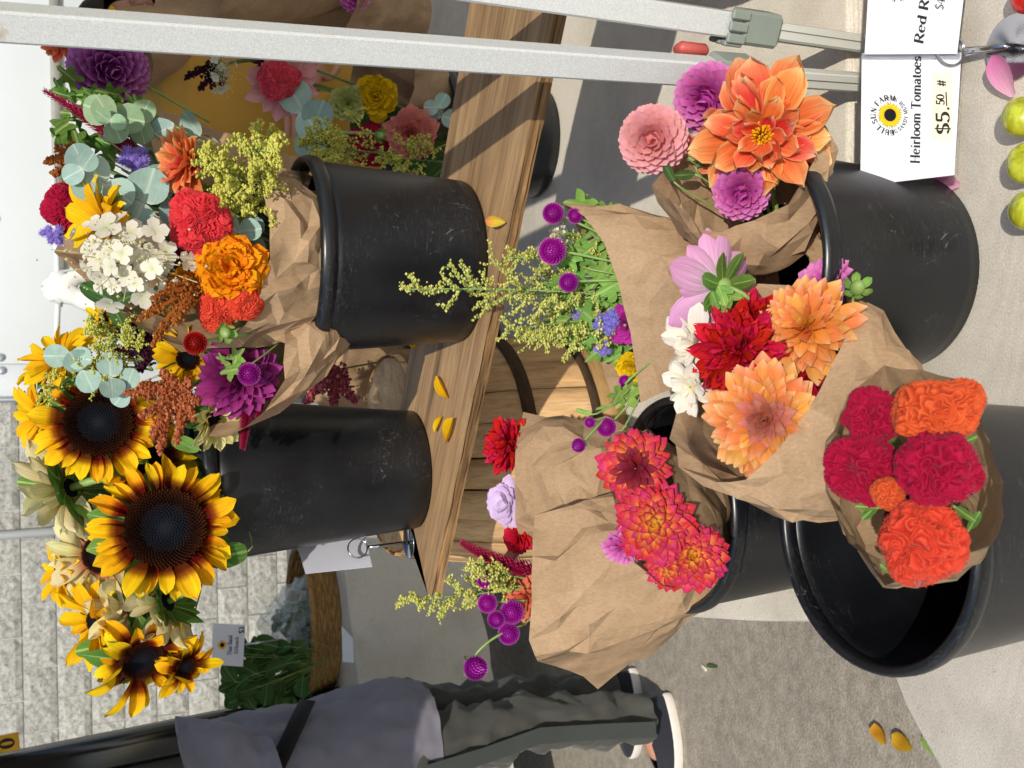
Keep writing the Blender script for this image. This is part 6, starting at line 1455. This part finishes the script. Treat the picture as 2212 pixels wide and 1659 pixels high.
# ================================================================== people
SKIN = plain('skin', '#b98468', .55, .06, 20)
def skin_body(root, J, E, name='body', mat=None):
    names = list(J); v = [J[n][0] for n in names]; e = [(names.index(a), names.index(b)) for a, b in E]
    me = bpy.data.meshes.new(name); me.from_pydata([tuple(q) for q in v], e, []); me.materials.append(mat or SKIN)
    o = link(name, me, root, None, True)
    o.modifiers.new('skin', 'SKIN'); 
    for i, n in enumerate(names):
        r = J[n][1]; sv = me.skin_vertices[0].data[i]; sv.radius = (r, r) if not hasattr(r, '__len__') else r; sv.use_root = (n == 'pelvis')
    s = o.modifiers.new('sub', 'SUBSURF'); s.levels = 2; s.render_levels = 2
    for s_ in o.modifiers:
        if s_.type == 'SKIN': s_.use_smooth_shade = True
    return o
def loft(root, name, secs, mat, n=40, fold=.008, sd=0, close=False, ff=14, vert=.3):
    "secs: (centre, half depth vector, half width vector); wrinkled by folds"
    v = []; f = []; m_ = len(secs)
    dense = []
    for i in range(m_-1):
        for k in range(9):
            t = k/9; dense.append(tuple(a.lerp(b, t) for a, b in zip(secs[i], secs[i+1])))
    dense.append(secs[-1])
    for i, (c, a, b) in enumerate(dense):
        for j in range(n):
            q = 2*math.pi*j/n; d = a*math.copysign(abs(math.cos(q))**.9, math.cos(q))+b*math.copysign(abs(math.sin(q))**.9, math.sin(q)); p = c+d
            w = mnoise.noise(V3((p.x*ff*.6, p.y*ff*.6, p.z*ff*vert))+V3((sd, 0, 0)))+1.1*(.3-abs(mnoise.noise(V3((p.x, p.y, p.z*.7))*ff+V3((0, sd, 0)))))+.5*(.3-abs(mnoise.noise(p*ff*2.1+V3((sd, 0, 4)))))
            v.append(p+d.normalized()*w*fold)
    for i in range(len(dense)-1):
        for j in range(n): f.append((i*n+j, i*n+(j+1) % n, (i+1)*n+(j+1) % n, (i+1)*n+j))
    if close: f.append(tuple((len(dense)-1)*n+j for j in range(n)))
    return link(name, mesh(name, v, f, mat), root, None, True)
def fabric(name, c, s=1.0, var=.1):
    t = NT(name); cc = t.coord(); n1 = t.noise(9, 4, .6, cc); n2 = t.noise(500, 2, .6, cc); k = hexc(c)
    a = t.ramp([(.3, tuple(q*(1-var) for q in k[:3])+(1,)), (.7, tuple(q*(1+var) for q in k[:3])+(1,))], n1.outputs[0]).outputs[0]
    t.color(a); t.rough(.9); t.b.inputs['Specular IOR Level'].default_value = .15; t.b.inputs['Sheen Weight'].default_value = .15
    t.bump(n2.outputs[0], .25*s, .001); return t.m
HAIR = plain('dark_hair', '#241a14', .5, .2, 60, .4)
def face_parts(root, c, fwd, r):
    up = V3((0, 0, 1)); sd = fwd.cross(up).normalized()
    for k in (-1, 1):
        v, f = ball_v(c+fwd*r*.82+sd*k*r*.36+up*r*.05, r*.14, 10, 8); link('eye', mesh('eye', v, f, plain_cache('#e8e4de')), root, None, True)
        v, f = ball_v(c+sd*k*r*.88-up*r*.05, r*.24, 10, 8, (.6, .5, 1.1)); link('ear', mesh('ear', v, f, SKIN), root, None, True)
    mb = MB(); mb.tube([c+fwd*r*.86+up*r*.08, c+fwd*r*1.15-up*r*.22, c+fwd*r*.86-up*r*.3], [r*.08, r*.15, r*.1], 8); mb.build('nose', SKIN, root, None, True)
    mb = MB(); mb.tube([c+fwd*r*.84+sd*r*.26-up*r*.52, c+fwd*r*.92-up*r*.54, c+fwd*r*.84-sd*r*.26-up*r*.52], r*.06, 8); mb.build('mouth', plain_cache('#9a5a50'), root, None, True)
    v, f = ball_v(c+up*r*.18-fwd*r*.12, r*1.12, 22, 14, (1, 1, 1.08)); v2 = [q for q in v]
    f = [g_ for g_ in f if not all((V3(v[i])-c).dot(fwd) > r*.35 and (V3(v[i])-c).z < r*.75 for i in g_) and sum((V3(v[i])-c).z for i in g_)/4 > -r*.6]
    link('hair', mesh('hair', v2, f, HAIR), root, None, True)
def hand(root, w, d, up_, s=1.0):
    "five bent fingers rooted in a palm"
    sd = d.cross(up_).normalized(); J = {'pelvis': (w, .022*s), 'palm': (w+d*.05*s, (.038*s, .016*s)), 'knuckles': (w+d*.085*s, (.036*s, .014*s))}; E = [('pelvis', 'palm'), ('palm', 'knuckles')]
    for i, L in enumerate((.07, .08, .075, .06)):
        o = w+d*.085*s+sd*(.026-.0175*i)*s; a, b, c = 'f%da' % i, 'f%db' % i, 'f%dc' % i
        J[a] = (o+d*.01*s, .0085*s); J[b] = (o+d*(.01+L*.5)*s-up_*.012*s, .0085*s); J[c] = (o+d*(.01+L*.8)*s-up_*.036*s, .0075*s); E += [('knuckles', a), (a, b), (b, c)]
    J['t1'] = (w+d*.03*s+sd*.035*s, .011*s); J['t2'] = (w+d*.065*s+sd*.056*s-up_*.01*s, .0095*s); E += [('palm', 't1'), ('t1', 't2')]
    return skin_body(root, J, E, 'hand')

# ---- person walking past on the left, facing away from the flowers (towards -x)
foot = PZ(1455, 1545, 0); fx, fy = foot.x, foot.y
pw_ = empty('person', V3((fx-.1, fy+.1, 0)), 'person in grey shirt and dark trousers walking past with a cross body strap', 'person')
GSH = fabric('grey_shirt_cloth', '#73717a'); GTR = fabric('dark_grey_trouser_cloth', '#484843'); GST = fabric('trouser_side_stripe', '#3c403d'); SHO = fabric('dark_shoe_canvas', '#2b2c33'); SOL = plain('white_rubber_sole', '#d8cfc6', .6, .05, 30)
Yc = fy+.10
def edge(x, y, dep): q = P(x, y, Yc); return q.x-dep, q.z
def sec(x, y, a, b, dy=0): ex, ez = edge(x, y, a); return (V3((ex, Yc+dy, ez)), V3((a, 0, 0)), V3((0, b, 0)))
sh = [sec(905, 1476, .165, .20), sec(850, 1476, .165, .20), sec(760, 1500, .15, .195), sec(660, 1524, .145, .19), sec(590, 1540, .145, .195), sec(520, 1556, .145, .205), sec(462, 1575, .13, .20), sec(432, 1600, .10, .15), sec(415, 1625, .07, .08)]
loft(pw_, 'shirt', sh, GSH, 90, .024, 3, False, 11, .4)
hipc = sh[1][0]
def leg(nm, hip, knee, ank, mat, sd):
    loft(pw_, nm, [(hip, V3((.112, 0, 0)), V3((0, .10, 0))), (hip.lerp(knee, .5), V3((.09, 0, 0)), V3((0, .09, 0))), (knee, V3((.072, 0, 0)), V3((0, .075, 0))), (knee.lerp(ank, .5), V3((.07, 0, 0)), V3((0, .072, 0))), (ank, V3((.06, 0, 0)), V3((0, .06, 0)))], mat, 72, .026, sd, False, 15, 1.3)
hipz = hipc.z-.0; nh = V3((hipc.x-.02, Yc-.09, hipz)); fh = V3((hipc.x+.02, Yc+.09, hipz))
nk = P(1130, 1560, fy+.03); na = P(1392, 1553, fy); fk = P(1150, 1525, fy+.24); fa = PZ(1372, 1488, 0); fa = V3((fa.x, fa.y, .085))
leg('trouser_leg', nh, nk, na, GTR, 1); leg('trouser_leg', fh, fk, fa, GTR, 7)
mb = MB()
pts = [nh+V3((.01, -.134, 0)), nh.lerp(nk, .5)+V3((.0, -.126, 0)), nk+V3((-.005, -.112, 0)), nk.lerp(na, .5)+V3((0, -.110, 0)), na+V3((0, -.096, .02))]
v = []; f = []
for i, p_ in enumerate(pts): v += [p_+V3((-.022, 0, 0)), p_+V3((.022, 0, 0))]
for i in range(len(pts)-1): f.append((2*i, 2*i+1, 2*i+3, 2*i+2))
mb.add(v, f); mb.build('side_stripe', GST, pw_, None, True)
def shoe(hx, hy, yaw):
    M = Matrix.Translation(V3((hx, hy, 0))) @ Matrix.Rotation(yaw, 4, 'Z')
    def outline(k, z, n=34):
        o_ = []
        for j in range(n):
            q = 2*math.pi*j/n; x = .135*math.cos(q); w = .042+.008*math.cos(q)-.006*math.cos(2*q); o_.append(M @ V3((x*k+.0, w*math.sin(q)*k, z)))
        return o_
    mb = MB(); rows = [outline(1.0, .0), outline(1.04, .004), outline(1.04, .026), outline(1.0, .03)]; n = 34
    for r_ in rows: mb.v += [tuple(q) for q in r_]
    mb.a = [0]*len(mb.v)
    for i in range(3):
        for j in range(n): mb.f.append((i*n+j, i*n+(j+1) % n, (i+1)*n+(j+1) % n, (i+1)*n+j))
    mb.f += [tuple(range(n-1, -1, -1)), tuple(3*n+j for j in range(n))]; mb.build('shoe_sole', SOL, pw_, None, True)
    mb = MB(); prof = [(1.0, .03), (.99, .045), (.93, .06), (.80, .075), (.62, .09), (.5, .098)]
    for k, z in prof:
        for q in outline(1, z):
            l = M.inverted() @ q; tt = (l.x+.135)/.27; hgt = z if tt < .45 else .03+(z-.03)*(1-.55*(tt-.45)/.55)
            mb.v.append(tuple(M @ V3((l.x*(k*.55+.45)-.05*(1-k), l.y*k, hgt)))); mb.a.append(0)
    for i in range(len(prof)-1):
        for j in range(n): mb.f.append((i*n+j, i*n+(j+1) % n, (i+1)*n+(j+1) % n, (i+1)*n+j))
    mb.build('shoe', SHO, pw_, None, True)
shoe(fx-.075, fy, R(184)); ffp = PZ(1375, 1490, 0); shoe(ffp.x-.07, ffp.y, R(178))
# strap and sleeve, arm reaching forward
sx = sh
mb = MB(); pts = []
for i in range(14):
    u_ = i/13; z_ = P(655, 1540, Yc).z*(1-u_)+(P(428, 1600, Yc).z+.0)*u_; q = R(348-122*u_)
    k = max(j for j in range(len(sh)-1) if sh[j][0].z <= z_) if z_ > sh[0][0].z else 0; w_ = (z_-sh[k][0].z)/(sh[k+1][0].z-sh[k][0].z)
    c_, a_, b_ = (sh[k][m_].lerp(sh[k+1][m_], min(1, w_)) for m_ in range(3)); d_ = a_*math.copysign(abs(math.cos(q))**.9, math.cos(q))+b_*math.copysign(abs(math.sin(q))**.9, math.sin(q))
    pts.append(c_+d_+d_.normalized()*.036)
v = []; f = []
for i, p_ in enumerate(pts): t_ = (pts[min(i+1, 13)]-pts[max(i-1, 0)]).normalized(); o_ = p_-sh[4][0]; o_.z = 0; o_.normalize(); w_ = t_.cross(o_).normalized()*.02; v += [p_-w_, p_+w_, p_+w_-o_*.004, p_-w_-o_*.004]
for i in range(13):
    for j in range(4): f.append((4*i+j, 4*i+(j+1) % 4, 4*i+4+(j+1) % 4, 4*i+4+j))
mb.add(v, f); mb.build('bag_strap', fabric('black_webbing', '#151515'), pw_, None, True)
s0 = P(425, 1632, Yc-.12); s1 = P(610, 1700, Yc-.24); el = P(690, 1780, Yc-.25); wr = P(640, 1900, Yc-.32)
loft(pw_, 'sleeve', [(s0+V3((.01, .03, .03)), V3((.03, 0, .01)), V3((0, .03, 0))), (s0+V3((0, 0, .01)), V3((.095, 0, .02)), V3((0, .09, .02))), (s0.lerp(s1, .35), V3((.115, 0, .02)), V3((0, .095, 0))), (s0.lerp(s1, .7), V3((.11, 0, .02)), V3((0, .085, 0))), (s1, V3((.105, 0, .02)), V3((0, .078, 0)))], GSH, 40, .03, 9, False, 12, .8)
ch = sh[5][0]; hd = V3((ch.x-.05, Yc, ch.z+.42))
J = {'pelvis': (hipc+V3((0, 0, .02)), .12), 'waist': (sh[3][0]-V3((.02, 0, 0)), .07), 'chest': (sh[5][0]-V3((.03, 0, .12)), .07), 'neck': (ch+V3((-.02, 0, .17)), .05), 'jaw': (hd-V3((.03, 0, .10)), .065), 'head': (hd, .085), 'crown': (hd+V3((.01, 0, .07)), .07),
     'shL': (s0+V3((-.02, .03, -.04)), .045), 'elL': (el, .036), 'wrL': (wr, .028), 'shR': (s0+V3((-.10, .22, -.07)), .045), 'elR': (s0+V3((-.24, .24, -.28)), .036), 'wrR': (s0+V3((-.46, .20, -.28)), .026),
     'hipL': (nh, .085), 'knL': (nk, .055), 'anL': (na, .036), 'ftL': (V3((fx-.12, fy, .045)), .03), 'hipR': (fh, .085), 'knR': (fk, .055), 'anR': (fa, .036), 'ftR': (V3((ffp.x-.11, ffp.y, .045)), .03)}
E_ = [('pelvis', 'waist'), ('waist', 'chest'), ('chest', 'neck'), ('neck', 'jaw'), ('jaw', 'head'), ('head', 'crown'), ('chest', 'shL'), ('shL', 'elL'), ('elL', 'wrL'), ('chest', 'shR'), ('shR', 'elR'), ('elR', 'wrR'), ('pelvis', 'hipL'), ('hipL', 'knL'), ('knL', 'anL'), ('anL', 'ftL'), ('pelvis', 'hipR'), ('hipR', 'knR'), ('knR', 'anR'), ('anR', 'ftR')]
skin_body(pw_, J, E_); face_parts(pw_, hd, V3((-1, 0, 0)), .095)
hand(pw_, wr, V3((-.9, -.3, .1)).normalized(), V3((0, -.3, 1)).normalized()); hand(pw_, s0+V3((-.46, .20, -.28)), V3((-1, 0, -.1)).normalized(), V3((0, .2, 1)).normalized())

# ---- vendor in mustard behind the bouquets
vc = P(500, 205, 2.62); vx, vy = vc.x, 2.62
vd = empty('person', V3((vx, vy+.05, 0)), 'person in mustard shirt standing half hidden behind the shaded bouquets', 'person')
MUS = fabric('mustard_shirt_cloth', '#b5893a'); VTR = fabric('dark_trousers_cloth', '#2c2d33')
def vs(z, a, b, dx=0): return (V3((vx+dx, vy+.08, z)), V3((b, 0, 0)), V3((0, a, 0)))
loft(vd, 'shirt', [vs(.86, .13, .19), vs(.98, .125, .18), vs(1.1, .13, .18), vs(1.24, .14, .2), vs(1.34, .14, .215), vs(1.40, .11, .19), vs(1.43, .075, .12, .05), vs(1.45, .06, .065, .09)], MUS, 48, .012, 5, False, 9, .5)
for s_ in (-1, 1):
    a_ = V3((vx+s_*.205, vy+.08, 1.37)); b_ = V3((vx+s_*.26, vy+.04, 1.10)); c_ = V3((vx+s_*.02, vy-.17, 1.10+.02*s_))
    loft(vd, 'sleeve', [(a_, V3((.06, 0, .02)), V3((0, .07, 0))), (a_.lerp(b_, .5), V3((.055, 0, 0)), V3((0, .062, 0))), (b_, V3((.045, -.02, -.02)), V3((0, .05, -.03))), (b_.lerp(c_, .5), V3((.0, .02, .045)), V3((.02, .04, 0))), (c_, V3((0, .01, .038)), V3((.015, .035, 0)))], MUS, 30, .01, 3+s_, True, 14, .7)
    hand(vd, c_, V3((-s_, -.15, .0)).normalized(), V3((0, -1, .2)).normalized())
    loft(vd, 'trouser_leg', [(V3((vx+s_*.09, vy+.08, .88)), V3((.10, 0, 0)), V3((0, .12, 0))), (V3((vx+s_*.1, vy+.08, .48)), V3((.075, 0, 0)), V3((0, .08, 0))), (V3((vx+s_*.11, vy+.09, .05)), V3((.06, 0, 0)), V3((0, .07, 0)))], VTR, 30, .01, s_, False)
    v, f = ball_v((vx+s_*.11, vy+.03, .045), .05, 16, 10, (.95, 2.4, .9)); link('shoe', mesh('shoe', v, f, SHO), vd, None, True)
hv = P(290, 75, 2.55)
J = {'pelvis': (V3((vx, vy+.08, .92)), .11), 'chest': (V3((vx, vy+.08, 1.25)), .11), 'neck': (V3((vx+.09, vy+.04, 1.43)), .05), 'jaw': (hv-V3((0, .03, .07)), .065), 'head': (hv, .085), 'crown': (hv+V3((0, .01, .07)), .07)}
E_ = [('pelvis', 'chest'), ('chest', 'neck'), ('neck', 'jaw'), ('jaw', 'head'), ('head', 'crown')]
for s_ in (-1, 1):
    k = 'LR'[s_ > 0]; J['sh'+k] = (V3((vx+s_*.17, vy+.08, 1.38)), .05); J['el'+k] = (V3((vx+s_*.26, vy+.04, 1.10)), .036); J['hp'+k] = (V3((vx+s_*.09, vy+.08, .86)), .08); J['kn'+k] = (V3((vx+s_*.1, vy+.08, .48)), .05); J['an'+k] = (V3((vx+s_*.11, vy+.09, .09)), .035)
    E_ += [('chest', 'sh'+k), ('sh'+k, 'el'+k), ('pelvis', 'hp'+k), ('hp'+k, 'kn'+k), ('kn'+k, 'an'+k)]
skin_body(vd, J, E_); face_parts(vd, hv, V3((.5, -.8, 0)).normalized(), .095)
